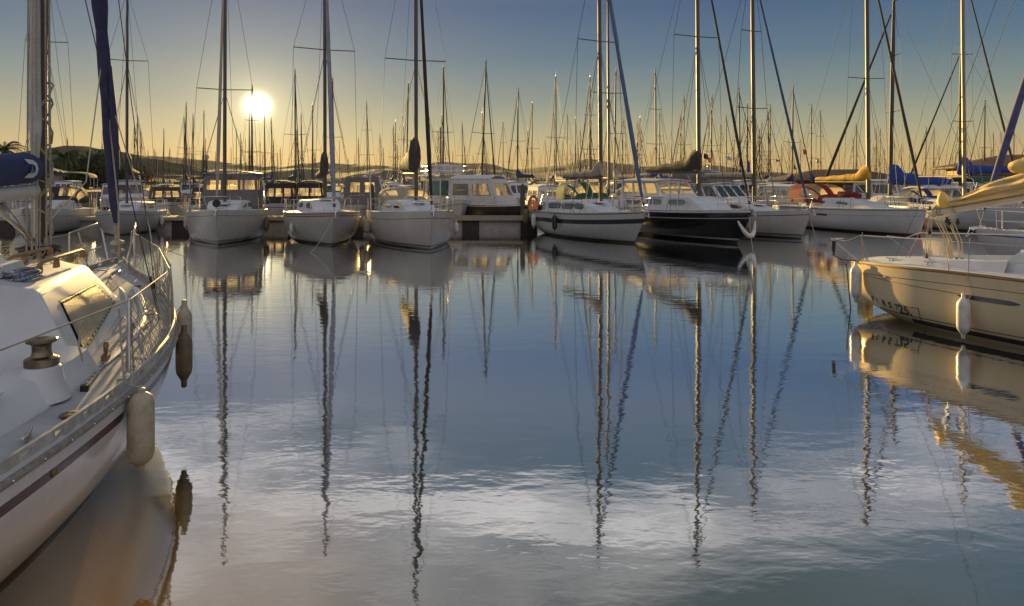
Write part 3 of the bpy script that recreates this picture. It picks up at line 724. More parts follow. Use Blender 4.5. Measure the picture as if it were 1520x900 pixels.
def building(x, y, rz, L, Wd, hw, hr, label, rm, wm=stucco, over=.8, nwin=6, z0=1.2, hip=1.0):
    o = empty('building', label, 'building', (x, y, z0), (0, 0, rz))
    MB().box((0, 0, hw / 2), (L, Wd, hw)).build('wall', wm, o, 20)
    a, b = L / 2 + over, Wd / 2 + over
    MB().add([(-a, -b, hw), (a, -b, hw), (a, b, hw), (-a, b, hw), (-a + b * hip, 0, hw + hr), (a - b * hip, 0, hw + hr)], [(0, 1, 5, 4), (1, 2, 5), (2, 3, 4, 5), (3, 0, 4), (3, 2, 1, 0)]) if False else None
    rb = MB(); rb.add([(-a, -b, hw + .01), (a, -b, hw + .01), (a, b, hw + .01), (-a, b, hw + .01), (-a + b * hip, 0, hw + hr), (a - b * hip, 0, hw + hr), (-a, -b, hw + .2), (a, -b, hw + .2), (a, b, hw + .2), (-a, b, hw + .2)],
           [(3, 2, 1, 0), (0, 1, 7, 6), (1, 2, 8, 7), (2, 3, 9, 8), (3, 0, 6, 9), (6, 7, 5, 4), (7, 8, 5), (8, 9, 4, 5), (9, 6, 4)])
    rf = rb.build('roof', rm, o, 20)
    for i in range(nwin):
        xx = -L / 2 + L * (i + .5) / nwin
        f = MB().box((xx, -Wd / 2 - .03, hw * .52), (L / nwin * .62, .08, hw * .5)).build('window', ochre if rm is brown_roof else gel, o, 20)
        MB().box((xx, -Wd / 2 - .08, hw * .52), (L / nwin * .52, .04, hw * .42)).build('pane', glass_green, f, 20)
    return o
building(-77.5, 100, R(6), 16, 9, 2.8, 1.6, 'low white building with red tiled roof under the palms', tiles, nwin=5)
building(39.5, 82, R(-8), 13, 8, 1.4, 1.5, 'brown hip-roofed clubhouse behind the yellow sail cover', brown_roof, mat('brick_wall', (.30, .12, .06), .85, var=.3, vscale=6), 1.4, 7, 1.2)
building(60, 76, R(-20), 17, 9, 2.9, 1.6, 'taller glazed building with ochre fascia at the picture edge', brown_roof, ochre, 1.5, 8, 1.2)
building(31, 118, R(4), 10, 6, 2.0, 1.2, 'small far shed between the masts on the right side', brown_roof, stucco, .6, 3, .5)

# ------------------------------------------------------------------ panels with real window openings
def wallpanel(root, name, quad, cols, mv0, mv1, mu, wm, pm, th=.035, pane='window', gap=None):
    bl, br, tr, tl = [Vector(p) for p in quad]; gap = mu if gap is None else gap
    n = (br - bl).cross(tl - bl).normalized() * th
    def P(u, v): return bl.lerp(br, u).lerp(tl.lerp(tr, u), v)
    us = [0, mu]; w = (1 - 2 * mu - (cols - 1) * gap) / cols
    for c in range(cols):
        us.append(us[-1] + w)
        if c < cols - 1: us.append(us[-1] + gap)
    us.append(1.0); vs = [0, mv0, 1 - mv1, 1]
    mb = MB(); panes = []
    for i, (a, b) in enumerate(zip(us, us[1:])):
        for j, (c, d) in enumerate(zip(vs, vs[1:])):
            if j == 1 and i % 2 == 1: panes.append((a, b, c, d)); continue
            q = [P(a, c), P(b, c), P(b, d), P(a, d)]
            mb.add(q + [p - n for p in q], [(0, 1, 2, 3), (7, 6, 5, 4), (0, 4, 5, 1), (1, 5, 6, 2), (2, 6, 7, 3), (3, 7, 4, 0)])
    o = mb.build(name, wm, root, 20)
    for a, b, c, d in panes:
        q = [P(a, c) - n * .5, P(b, c) - n * .5, P(b, d) - n * .5, P(a, d) - n * .5]
        MB().add(q, [(0, 1, 2, 3)]) if False else None
        pb = MB(); pb.add(q, [(0, 1, 2, 3)]); pb.build(pane, pm, o, 0)
    return o
clear = backlit('hazed_glass', (.95, .85, .60), (.95, .92, .86), .40)
def house(root, x0, x1, w0, w1, z0, z1, wm, rm, pm, front=2, sides=2, back=2, rakef=.35, tumble=.12, over=.12, camber=.10, mv0=.35, mv1=.14, mu=.06, rname='roof', wname='wheelhouse_wall', aft_open=False):
    """wheelhouse / canvas enclosure: four walls with window openings and a cambered roof"""
    a0, a1 = w0 - tumble, w1 - tumble; xf = x1 - rakef
    wallpanel(root, wname, [(x1, w1, z0), (x1, -w1, z0), (xf, -a1, z1), (xf, a1, z1)][::1], front, mv0, mv1, mu, wm, pm)
    wallpanel(root, wname, [(x0, -w0, z0), (x1, -w1, z0), (xf, -a1, z1), (x0, -a0, z1)], sides, mv0, mv1, mu, wm, pm)
    wallpanel(root, wname, [(x1, w1, z0), (x0, w0, z0), (x0, a0, z1), (xf, a1, z1)], sides, mv0, mv1, mu, wm, pm)
    if not aft_open: wallpanel(root, wname, [(x0, w0, z0), (x0, -w0, z0), (x0, -a0, z1), (x0, a0, z1)], back, mv0 * .8, mv1, mu, wm, pm)
    mb = MB(); n = 8
    top = []; bot = []
    def rp(u, v, dz):
        ww = (a0 + (a1 - a0) * u) + over; yy = (2 * v - 1) * ww
        return (x0 - over + (xf - x0 + over * 2.2) * u, yy, z1 + .012 + camber * (1 - (2 * v - 1) ** 2) - .03 * u + dz)
    mb.grid(lambda u, v: rp(u, v, .05), 5, n); mb.grid(lambda u, v: rp(u, v, 0), 5, n, flip=True)
    k = n + 1; N = 6 * k
    for i in range(5):
        mb.f.append((i * k, (i + 1) * k, N + (i + 1) * k, N + i * k)); mb.f.append((i * k + n, N + i * k + n, N + (i + 1) * k + n, (i + 1) * k + n))
    for j in range(n):
        mb.f.append((j, N + j, N + j + 1, j + 1)); mb.f.append((5 * k + j, 5 * k + j + 1, N + 5 * k + j + 1, N + 5 * k + j))
    return mb.build(rname, rm, root, 40)
def bimini(root, x0, x1, w, z0, z1, m, name='bimini'):
    mb = MB()
    def f(u, v, dz=0):
        g = math.pi * v; return (x0 + (x1 - x0) * u, math.copysign(abs(math.cos(g)) ** .7, math.cos(g)) * w, z1 - .35 + .35 * math.sin(g) ** .6 + .04 * math.sin(math.pi * u) + dz)
    mb.grid(f, 6, 12); o = mb.build(name, m, root, 60)
    fr = MB()
    for x, xb in ((x0, x0 + .4), ((x0 + x1) / 2, (x0 + x1) / 2), (x1, x1 - .4)):
        fr.tube([(xb, -w - .02, z0)] + [(lambda p: (p[0] + (x - x), p[1], p[2] - .02))(f((x - x0) / (x1 - x0), j / 10)) for j in range(10, -1, -1)] + [(xb, w + .02, z0)], .0125, 5)
    fr.build('bimini_frame', steel, o, 60); return o
def horseshoe(root, p, m=red_hull):
    pts = [(p[0], p[1] + .22 * math.cos(g), p[2] + .27 * math.sin(g)) for g in [R(-60) + R(300) * i / 12 + R(0) for i in range(13)]]
    return MB().tube(pts, .065, 8).build('horseshoe_buoy', m, root, 60)
# ------------------------------------------------------------------ the first row
W_ = (.66, .62, .56)
def stem_origin(h, sx, sy, th):
    k = h.L - h.rake * .62
    return (sx - k * math.cos(th), sy - k * math.sin(th), 0)
def base_boat(label, h, sx, sy, thd, hm, rail=rail_alu, deck=gel, roll=0.0, xl=(2.2, 3.9, 5.6), cat='sailboat', pul=True, pus=True, name='sailboat', life=True, anch=True, toe=True):
    th = R(thd); o = stem_origin(h, sx, sy, th)
    r = empty(name, label, cat, o, (roll, 0, th))
    h.mesh(hm, r); h.deckmesh(deck, r)
    if toe: toerail(r, h, rail)
    if pul: pulpit(r, h)
    if pus: pushpit(r, h)
    if life: lifelines(r, h, xl)
    if anch: anchor_gear(r, h)
    for sd in (-1, 1):
        cleat(r, h.L - .75, sd * (h.gb(h.L - .75) * .55), h.deck(h.L - .75, h.gb(h.L - .75) * .55)); cleat(r, .5, sd * (h.gb(.5) - .12), h.gz(.5))
    return r, o, th
def mooring(a, b, label, d=.25, m=rope, r=.012):
    o = MB().tube(sag(a, b, d, 10), r, 5).build('mooring_line', m, None, 60); return tag(o, label, 'rope')
def stemwp(h, o, th, dx=0, dz=-.1, y=0): return w2(o, th, (h.L + dx, y, h.gz(h.L) + dz))

def boat_J1():
    h = Hull(9.2, 3.3, 1.32, 1.08, 1.0)
    hm = hullmat('pale_blue_white_gelcoat', W_, [(.30, .325, (.12, .13, .2))], [(-1, .06, (.03, .05, .12))])
    r, o, th = base_boat('outermost white sailboat of the first row, with dark spray-hood, behind the near mast', h, -23.3, 32.4, -70, hm)
    c = Cabin(h, 2.6, 7.0, .98, .62, .45, 1.9); c.mesh(gel, r); c.windows([(3.0, 3.9, .3, .75), (4.2, 5.2, .3, .72), (5.5, 5.9, .32, .65)], glass, r, rnd=3)
    sprayhood(r, 2.0, 3.6, 1.15, .95, h.gz(3) + .32, cv_black)
    bimini(r, .1, 1.9, 1.2, h.gz(1), 3.15, cv_black)
    mast, mp = rigging(r, h, 5.7, 14.0, 2.95, [(9.9, .95)], cabz=.4, boomL=3.9, mr=.07)
    cover(r, 5.7, 3.02, 3.8, cv_navy, .7, .17); hatch(r, h, 6.4, 0, c.bz(6.4) + .33)
    for k, x in enumerate((2.4,)): fender(o, th, h, x, 1, 'white fender between the two left row boats, high on the topside', top=.95)
boat_J1()
def boat_J2():
    h = Hull(9.0, 3.15, 1.22, .98, .92)
    hm = hullmat('ivory_gelcoat', (.62, .61, .58), [(.14, .165, (.10, .10, .12))], [(-1, .05, (.05, .04, .04))])
    r, o, th = base_boat('white sloop with brown sail bag on its mast, behind the purple furled jib', h, -19.05, 32.4, -70, hm)
    c = Cabin(h, 2.5, 6.6, .95, .6, .48, 1.5); c.mesh(gel, r); c.windows([(2.9, 4.3, .28, .78), (4.6, 5.6, .30, .72)], glass_green, r, rnd=3)
    hatch(r, h, 5.9, 0, c.bz(5.9) + .35)
    mast, mp = rigging(r, h, 5.6, 12.6, 2.9, [(8.9, .95)], cabz=.42, boomL=3.4, mr=.065, boom_m=alu_dark)
    cover(r, 5.6, 2.98, 3.3, cv_dark, .95, .19)
    fender(o, th, h, 5.3, 1, 'white fender nearer the bow of the sloop behind the purple jib', top=.80, r=.10)
    fender(o, th, h, 3.4, 1, 'white fender nearer the stern of the sloop behind the purple jib', top=.85, r=.10)
boat_J2()
def boat_A():
    h = Hull(8.6, 3.40, 1.43, 1.24, 1.1, rake=.9, n0=5.5, n1=2.5)
    hm = hullmat('white_topsides_thin_lines', W_, [(.19, .21, (.08, .07, .08)), (.08, .085, (.2, .2, .2))], [(.10, .135, (.05, .05, .07)), (-1, .05, (.05, .05, .05)), (.16, .18, (.07, .07, .08))])
    r, o, th = base_boat('white cruising sailboat with blue-topped cockpit tent, nearest below the sun', h, -12.1, 27.7, -72.5, hm)
    c = Cabin(h, 2.4, 6.6, 1.05, .62, .42, 2.0); c.mesh(gel, r); c.windows([(2.8, 3.9, .3, .75), (4.2, 5.3, .3, .7)], glass, r, rnd=3)
    hatch(r, h, 5.8, 0, c.bz(5.8) + .28); hatch(r, h, 7.2, 0, s=.42)
    house(r, .2, 2.9, 1.42, 1.30, h.gz(2) + .05, 2.98, cv_grey, mat('pale_blue_tent_top', (.20, .27, .36), .7, var=.15), clear, 3, 3, 3, .45, .12, .10, .12, .55, .17, .05, rname='tent_roof', wname='tent_wall')
    rigging(r, h, 5.3, 14.3, 2.8, [(6.75, 1.18)], cabz=.38, boomL=3.0, mr=.075, jib=cv_beige, jib_r=.085)
    MB().tube([(x, .0, h.gz(8.4) + .18 + .15 * math.sin(x)) for x in (8.45, 8.5)], .16, 12).build('coiled_anchor_bag', cv_dark, r)
    MB().tube([(1.6, -1.5, h.gz(1)), (1.6, -1.52, 2.5), (1.6, -1.3, 2.75), (1.6, 1.3, 2.75), (1.6, 1.52, 2.5), (1.6, 1.5, h.gz(1))], .022, 6).build('gantry', steel, r, 60)
    fender(o, th, h, 5.0, 1, 'dull brown fender wedged between the two boats below the sun', fend_dk, .13, .6, top=.95)
    fender(o, th, h, 3.6, -1, 'pale fender on the hidden left flank of the blue-topped sailboat', fend_old, top=.95)
    mooring(stemwp(h, o, th, -.1), (-12.9, 24.6, -.1), 'bow line of the blue-topped sailboat dropping to the water', .25)
boat_A()
def boat_B():
    h = Hull(8.3, 3.3, 1.38, 1.22, 1.1, rake=1.15, n0=3.6, n1=1.8, kd=.55)
    hm = hullmat('cream_topsides_red_stripe', (.62, .59, .52), [(.115, .16, (.20, .07, .05))], [(-1, .09, (.04, .03, .025))])
    r, o, th = base_boat('white rounded sloop with thin red stripe, between the blue-topped boat and the peaked-cover boat', h, -7.3, 27.4, -68, hm)
    rubrail(r, h, teak)
    c = Cabin(h, 2.2, 6.1, 1.0, .58, .50, 1.3, nose=.7); c.mesh(gel, r); c.windows([(2.5, 3.6, .3, .8), (4.3, 5.5, .30, .80)], glass_blue, r, rnd=2.4)
    hatch(r, h, 5.0, 0, c.bz(5.0) + .5)
    rigging(r, h, 5.0, 13.8, 2.75, [(8.45, 1.32)], cabz=.48, boomL=3.2, mr=.075, jib=mat('grey_blue_jib_sleeve', (.28, .29, .34), .8, var=.2), jib_r=.12, jib0=.45)
    cover(r, 5.0, 2.8, 3.2, cv_dark, .98, .20)
    fender(o, th, h, 5.6, -1, 'small white fender on the bow of the red-striped sloop', fend_w, .085, .42, top=.82)
    fender(o, th, h, 3.9, 1, 'large beige fender of a pair between red-striped and peaked-cover boats, nearer the red stripe', fend_old, .14, .6, top=1.0)
    mooring(stemwp(h, o, th, -.1), (-7.4, 24.2, -.1), 'bow line of the red-striped sloop dropping to the water', .2)
boat_B()
def boat_C():
    h = Hull(9.0, 3.55, 1.48, 1.28, 1.15, rake=.75, n0=5.5, n1=2.6, bs=.82)
    hm = hullmat('white_topsides_black_line', W_, [(.24, .262, (.06, .05, .06))], [(-1, .05, (.04, .04, .04)), (.10, .16, (.10, .09, .10))])
    r, o, th = base_boat('white sailboat with peaked dark sail cover, beside the open gap of the pontoon', h, -3.13, 25.7, -72, hm)
    c = Cabin(h, 2.4, 7.0, 1.08, .62, .45, 1.7); c.mesh(gel, r); c.windows([(2.9, 4.2, .3, .75), (4.6, 5.9, .3, .7)], glass, r, rnd=3)
    hatch(r, h, 6.1, 0, c.bz(6.1) + .34); sprayhood(r, 1.6, 3.0, 1.15, .7, h.gz(3) + .35, cv_beige)
    rigging(r, h, 5.5, 15.2, 2.95, [(7.75, 1.3)], cabz=.42, boomL=3.9, mr=.08, jib=cv_black, jib_r=.10, rake=.006)
    cover(r, 5.5, 3.02, 3.9, cv_dark, .55, .28, rise=.12, full=2.0)
    MB().tube([(.5, -1.35, h.gz(.5)), (.4, -1.38, 2.9), (.35, -1.1, 3.15), (.35, 1.1, 3.15), (.4, 1.38, 2.9), (.5, 1.35, h.gz(.5))], .03, 6).build('gantry', steel, r, 60)
    fender(o, th, h, 5.2, 1, 'white fender on the pontoon side of the peaked-cover sailboat', fend_w, .11, .5, top=.85)
    fender(o, th, h, 4.3, -1, 'large beige fender of the pair between red-striped and peaked-cover boats, nearer the peaked cover', fend_old, .15, .62, top=1.0)
    o1 = MB().tube(sag(stemwp(h, o, th, .02, .0), stemwp(h, o, th, -.75, -1.5), .02), .02, 6).build('anchor_chain', alu_dark, None, 60); tag(o1, 'chain hanging down the stem of the peaked-cover sailboat', 'chain')
    return h, o, th
boat_C()
def boat_D():
    h = Hull(9.2, 3.15, 1.36, 1.15, 1.0, rake=1.15, n0=3.6, n1=1.7, kst=.25, bs=.66)
    hm = hullmat('white_topsides_broad_black_band', (.64, .63, .60), [(.28, .48, (.016, .016, .02))], [(-1, .10, (.015, .013, .015))])
    r, o, th = base_boat('white sloop with broad black band round its topsides, next to the open pontoon', h, 5.2, 28.3, -66, hm, xl=(1.9, 3.4, 4.9, 6.4))
    rubrail(r, h, black, .018)
    c = Cabin(h, 2.0, 6.9, 1.0, .58, .50, 2.4); c.mesh(gel, r); c.windows([(2.3, 3.4, .30, .82), (3.5, 4.5, .30, .82), (4.6, 5.3, .34, .76)], glass, r, rnd=6, frame=black)
    hatch(r, h, 5.6, 0, c.bz(5.6) + .42); hatch(r, h, 7.6, 0, s=.4)
    rigging(r, h, 5.7, 14.4, 2.8, [(9.05, 1.1)], cabz=.45, boomL=3.6, mr=.08, jib=mat('blue_grey_jib_sleeve', (.10, .14, .24), .8, var=.2, stretch=(1, 1, .3)), jib_r=.11, rake=.014)
    cover(r, 5.7, 2.85, 3.6, cv_beige, .5, .14)
    horseshoe(r, (.15, -.75, 1.55)); MB().box((.1, -.75, 1.35), (.3, .45, .45)).build('stern_locker', orange, r, 30)
    fender(o, th, h, .55, -1, 'dark fender at the stern corner of the black-banded sloop', fend_dk, .15, .75, top=1.15)
    fender(o, th, h, 1.9, -1, 'white fender between two dark ones on the black-banded sloop', fend_w, .12, .62, top=.95)
    fender(o, th, h, 4.4, -1, 'black fender amidships over the black band of the white sloop', black, .12, .68, top=1.05)
boat_D()
def boat_E():
    h = Hull(10.6, 3.5, 1.42, 1.25, 1.2, rake=1.3, n0=3.8, n1=1.7)
    hm = hullmat('black_topsides', (.010, .010, .013), [(.30, .335, (.55, .53, .48)), (-1, .0, (.6, .58, .5))], [(.13, .20, (.55, .54, .50)), (-1, .10, (.02, .02, .03))], dirt=.2, rough=.2)
    r, o, th = base_boat('black-hulled motorsailer with white lines and glazed deckhouse', h, 9.55, 28.3, -71, hm, xl=(2.2, 3.9, 5.6, 7.3))
    rubrail(r, h, gel, .04, -.05)
    c = Cabin(h, 1.4, 8.6, 1.28, .78, .58, 1.6, lean=.7); c.mesh(gel, r); c.windows([(2.2, 3.5, .38, .82), (4.0, 5.3, .38, .82), (5.8, 7.1, .38, .80)], glass_blue, r, rnd=4, frame=rail_alu)
    house(r, 1.5, 5.3, 1.15, 1.0, h.deck(3) + .55, 2.62, gel, gel, clear, 3, 3, 2, .75, .10, .12, .10, .18, .12, .05)
    rigging(r, h, 6.9, 15.2, 3.05, [(9.3, 1.2)], cabz=.55, boomL=4.6, mr=.08, jib=cv_black, jib_r=.07, mast_m=alu)
    cover(r, 6.9, 3.12, 4.6, cv_dark, .50, .22, rise=-.02, full=1.25)
    fn = MB().tube(arc((10.25, .42, .98), (10.75, .0, -.25), (10.25, -.42, .98), 16), [.04 + .07 * math.sin(math.pi * i / 16) for i in range(17)], 10)
    q = fn.build('bow_fender', fend_w, None, 60); q.location = (o[0], o[1], 0); q.rotation_euler = (0, 0, th); tag(q, 'white crescent fender slung under the black bow', 'fender')
    mooring(stemwp(h, o, th, -.2), (9.2, 25.6, -.1), 'slack bow line of the black motorsailer', .3)
boat_E()
def boat_F():
    h = Hull(9.3, 3.2, 1.30, 1.08, 1.0, rake=.8)
    hm = hullmat('white_topsides_blue_sheer', W_, [(.15, .19, (.03, .05, .20))], [(.14, .20, (.05, .07, .22)), (-1, .06, (.015, .015, .02))])
    r, o, th = base_boat('white sailboat with thin blue sheer line, tucked between black bow and big white sloop', h, 13.2, 30.6, -68, hm)
    c = Cabin(h, 2.4, 7.0, 1.05, .6, .45, 2.2); c.mesh(gel, r); c.windows([(3.0, 4.2, .32, .74), (4.6, 5.6, .32, .70)], glass, r, rnd=3); hatch(r, h, 6.0, 0, c.bz(6.0) + .3)
    rigging(r, h, 5.7, 12.6 + 1.2, 2.8, [(6.25, .95), (10.1, .62)], cabz=.42, boomL=3.7, mr=.085, jib=mat('spiral_blue_jib_sleeve', (.06, .08, .16), .8, var=.5, vscale=9), jib_r=.075)
    MB().tube([(5.6, 0, 2.93), (1.9, 0, 2.98)], [(.15, .09), (.09, .06)], 10, up=(0, 0, 1)).build('stowed_sail', cv_beige, r, 60)
    b = MB()
    for k in range(3): b.tube(arc((.6 + .35 * k, -1.2, 1.2), (.6 + .35 * k, -1.35, 2.4), (.9 + .35 * k, -1.0, 1.3), 8), .045, 6)
    b.build('yellow_strop', mat('yellow_rope', (.60, .40, .05), .8, var=.3), r)
    fender(o, th, h, 5.2, -1, 'navy blue fender hanging beside the black bow', fend_blue, .11, .55, top=1.1)
    mooring(stemwp(h, o, th, -.1), (12.8, 28.0, -.1), 'bow line of the blue-lined white sailboat', .2)
boat_F()
def boat_G():
    h = Hull(10.8, 3.5, 1.28, 1.15, 1.1, rake=.45, n0=4.6, n1=2.2, bs=.8)
    hm = hullmat('bright_white_topsides', (.70, .70, .70), [(.30, .315, (.12, .12, .16)), (.0, .0, (0, 0, 0))], [(.06, .10, (.30, .03, .04)), (-1, .06, (.02, .02, .03))], dirt=.3)
    r, o, th = base_boat('big white sloop with burgundy spray-hood and yellow sail cover', h, 19.5, 32.1, -78, hm, xl=(2.2, 4.0, 5.8, 7.6))
    rubrail(r, h, grey_pl, .02)
    c = Cabin(h, 2.7, 8.6, 1.12, .62, .48, 3.4); c.mesh(gel, r); c.windows([(3.2, 3.6, .42, .72), (4.4, 4.8, .42, .72), (5.6, 6.5, .42, .72)], glass, r, rnd=6)
    for sd in (-1, 1):
        p = MB(); p.grid(lambda u, v: (5.2 + .8 * u, sd * (h.side_y(5.2 + .8 * u, h.gz(5.6) - .28 - .10 * v, 1) + .006), h.gz(5.6) - .28 - .10 * v), 4, 1); p.build('hull_window', glass, r, 30)
    sprayhood(r, 2.0, 4.6, 1.3, 1.05, h.gz(3) + .28, cv_red)
    MB().tube([(5.3, -.4, c.bz(5.5) + .72), (5.3, .4, c.bz(5.5) + .72), (5.9, .4, c.bz(5.5) + .6)], .16, 8).build('liferaft_cover', cv_red, r, 50)
    rigging(r, h, 7.05, 15.6, 2.58, [(8.05, 1.1), (12.4, .8)], cabz=.42, boomL=4.3, mr=.09, jib=cv_dark, jib_r=.09, rake=.01)
    cover(r, 7.05, 2.66, 4.2, cv_yellow, .45, .2)
    fender(o, th, h, 4.6, -1, 'white fender amidships on the big sloop with the burgundy hood', fend_w, .12, .55, top=.85)
    fender(o, th, h, 2.6, -1, 'white fender aft on the burgundy-hooded sloop, close to the blue-lined bow', fend_w, .12, .55, top=.85)
boat_G()
def boat_N():
    h = Hull(9.6, 3.2, 1.30, 1.12, 1.05, rake=.9)
    hm = hullmat('cool_white_topsides', (.66, .67, .70), [], [(-1, .06, (.012, .012, .015))])
    r, o, th = base_boat('plain white sailboat behind the flaked golden sail', h, 25.1, 33.5, -85, hm)
    c = Cabin(h, 2.4, 7.0, 1.0, .6, .45, 2.0); c.mesh(gel, r); c.windows([(3.0, 4.3, .32, .74), (4.7, 5.7, .32, .70)], glass, r, rnd=3)
    sprayhood(r, 1.8, 3.3, 1.15, .8, h.gz(3) + .3, cv_navy)
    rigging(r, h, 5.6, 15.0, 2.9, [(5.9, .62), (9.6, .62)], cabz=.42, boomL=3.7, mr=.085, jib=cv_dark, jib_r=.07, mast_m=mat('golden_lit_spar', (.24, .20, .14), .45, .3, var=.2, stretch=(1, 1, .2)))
boat_N()
def boat_H():
    h = Hull(11.6, 3.6, 1.3, 1.05, 1.1, rake=1.2)
    hm = hullmat('ketch_white_topsides', (.62, .62, .62), [(.0, .04, (.10, .06, .04))], [(-1, .08, (.05, .03, .03))])
    r, o, th = base_boat('white motorsailer with windowed deckhouse under a royal blue sail cover', h, 21.0, 45, 180, hm, xl=(2.2, 4.2, 6.2, 8.2))
    c = Cabin(h, 2.0, 8.2, 1.2, .8, .55, 1.2); c.mesh(gel_cream, r)
    house(r, 2.2, 5.6, 1.2, 1.1, h.deck(3) + .3, 2.15, gel_cream, gel, glass, 3, 3, 2, .8, .1, .2, .1, .2, .14, .06)
    rigging(r, h, 6.6, 14.7, 2.45, [(7.25, .95), (11, .7)], cabz=.5, boomL=4.0, mr=.10, jib=cv_black, jib_r=.11, rake=.02, mast_m=alu_dark)
    cover(r, 6.6, 2.42, 4.0, cv_blue, .55, .27, full=1.6)
    bimini(r, -.1, 1.9, 1.3, h.gz(1), 2.9, cv_green)
boat_H()
def boat_K():
    h = Hull(10.5, 3.4, 1.4, 1.15, 1.15, rake=1.1)
    hm = hullmat('grey_white_topsides', (.55, .55, .55), [], [(-1, .08, (.03, .03, .05))])
    r, o, th = base_boat('sailboat with royal blue cover and covered wooden dinghy on deck, beyond the golden sail', h, 29.8, 50.5, 170, hm)
    c = Cabin(h, 2.0, 7.5, 1.2, .8, .5, 1.2); c.mesh(gel, r); c.windows([(3.0, 4.3, .32, .74), (4.7, 5.7, .32, .70)], glass, r)
    rigging(r, h, 6.4, 12.7, 3.05, [(5.9, .7), (8.2, .55)], cabz=.5, boomL=3.9, mr=.10, mast_m=alu_dark, jib=cv_black, jib_r=.08)
    cover(r, 6.4, 3.1, 3.9, cv_blue, .7, .26, rise=.25, full=1.4)
    horseshoe(r, (.2, .9, 1.8), orange)
boat_K()
def boat_P():
    h = Hull(10.2, 3.3, 1.35, 1.1, 1.1)
    hm = hullmat('far_white_topsides', (.60, .60, .60), [(.1, .2, (.05, .1, .3))], [(-1, .08, (.03, .03, .05))])
    r, o, th = base_boat('sailboat whose mast top shows between the two rightmost stays', h, 31.6, 39, 165, hm)
    c = Cabin(h, 2.0, 7.5, 1.2, .8, .5, 1.2); c.mesh(gel, r)
    rigging(r, h, 6.2, 12.9, 3.0, [(7.0, .6)], cabz=.5, boomL=3.9, mr=.085, jib=cv_black, jib_r=.06); cover(r, 6.2, 3.0, 3.9, cv_dark, .9, .2)
boat_P()
def boat_M():
    h = Hull(9.4, 3.1, 1.22, 1.02, 1.0, rake=1.0)
    hm = hullmat('near_white_topsides', (.66, .66, .67), [(.12, .16, (.04, .05, .2))], [(-1, .06, (.015, .015, .02))])
    r, o, th = base_boat('white sailboat whose thick blue furled jib leans out of the picture', h, 14.1, 19.6, 178, hm)
    c = Cabin(h, 2.4, 6.8, 1.0, .6, .45, 1.4); c.mesh(gel, r); c.windows([(3.0, 4.3, .32, .74)], glass, r)
    rigging(r, h, 5.9, 13.0, 2.9, [(7.5, .95)], cabz=.42, boomL=3.6, jib=mat('blue_violet_jib_sleeve', (.09, .09, .20), .8, var=.3, vscale=4), jib_r=.12, jib0=.8)
boat_M()

# ------------------------------------------------------------------ covered and motor boats behind the first row
def motor(label, L, B, sx, sy, thd, hm, fb=1.1, cat='motorboat', name='motorboat', deck=gel, pus=False, pul=True):
    h = Hull(L, B, fb * 1.15, fb, fb, rake=.9, n0=4.2, n1=1.6, bs=.88)
    r, o, th = base_boat(label, h, sx, sy, thd, hm, xl=(L * .45, L * .6), pus=pus, pul=pul, name=name, cat=cat, deck=deck, anch=False)
    return h, r, o, th
hm_mb = hullmat('motorboat_white', (.66, .65, .62), [(.2, .24, (.05, .06, .12))], [(-1, .08, (.03, .03, .05))])
hm_bk = hullmat('motorboat_black', (.02, .018, .018), [], [(-1, .05, (.10, .03, .02))], dirt=.3)
h, r, o, th = motor('black-hulled launch under a pale tent with big clear window at the open pontoon', 6.4, 2.6, 1.3, 34.1 + 4.2, -35, hm_bk, 1.15)
house(r, .3, 4.0, 1.15, 1.02, 1.25, 2.75, cv_white, cv_white, clear, 2, 2, 2, .75, .22, .02, .22, .36, .18, .09, rname='tent_roof', wname='tent_wall')
h, r, o, th = motor('cabin boat under grey tent with two golden windows, behind the peaked-cover boat', 7.0, 2.7, -8.6, 38.6, -78, hm_mb, 1.1)
house(r, .3, 4.6, 1.25, 1.15, 1.15, 2.85, cv_grey, cv_grey, clear, 2, 2, 2, .25, .20, .02, .18, .48, .17, .14, rname='tent_roof', wname='tent_wall')
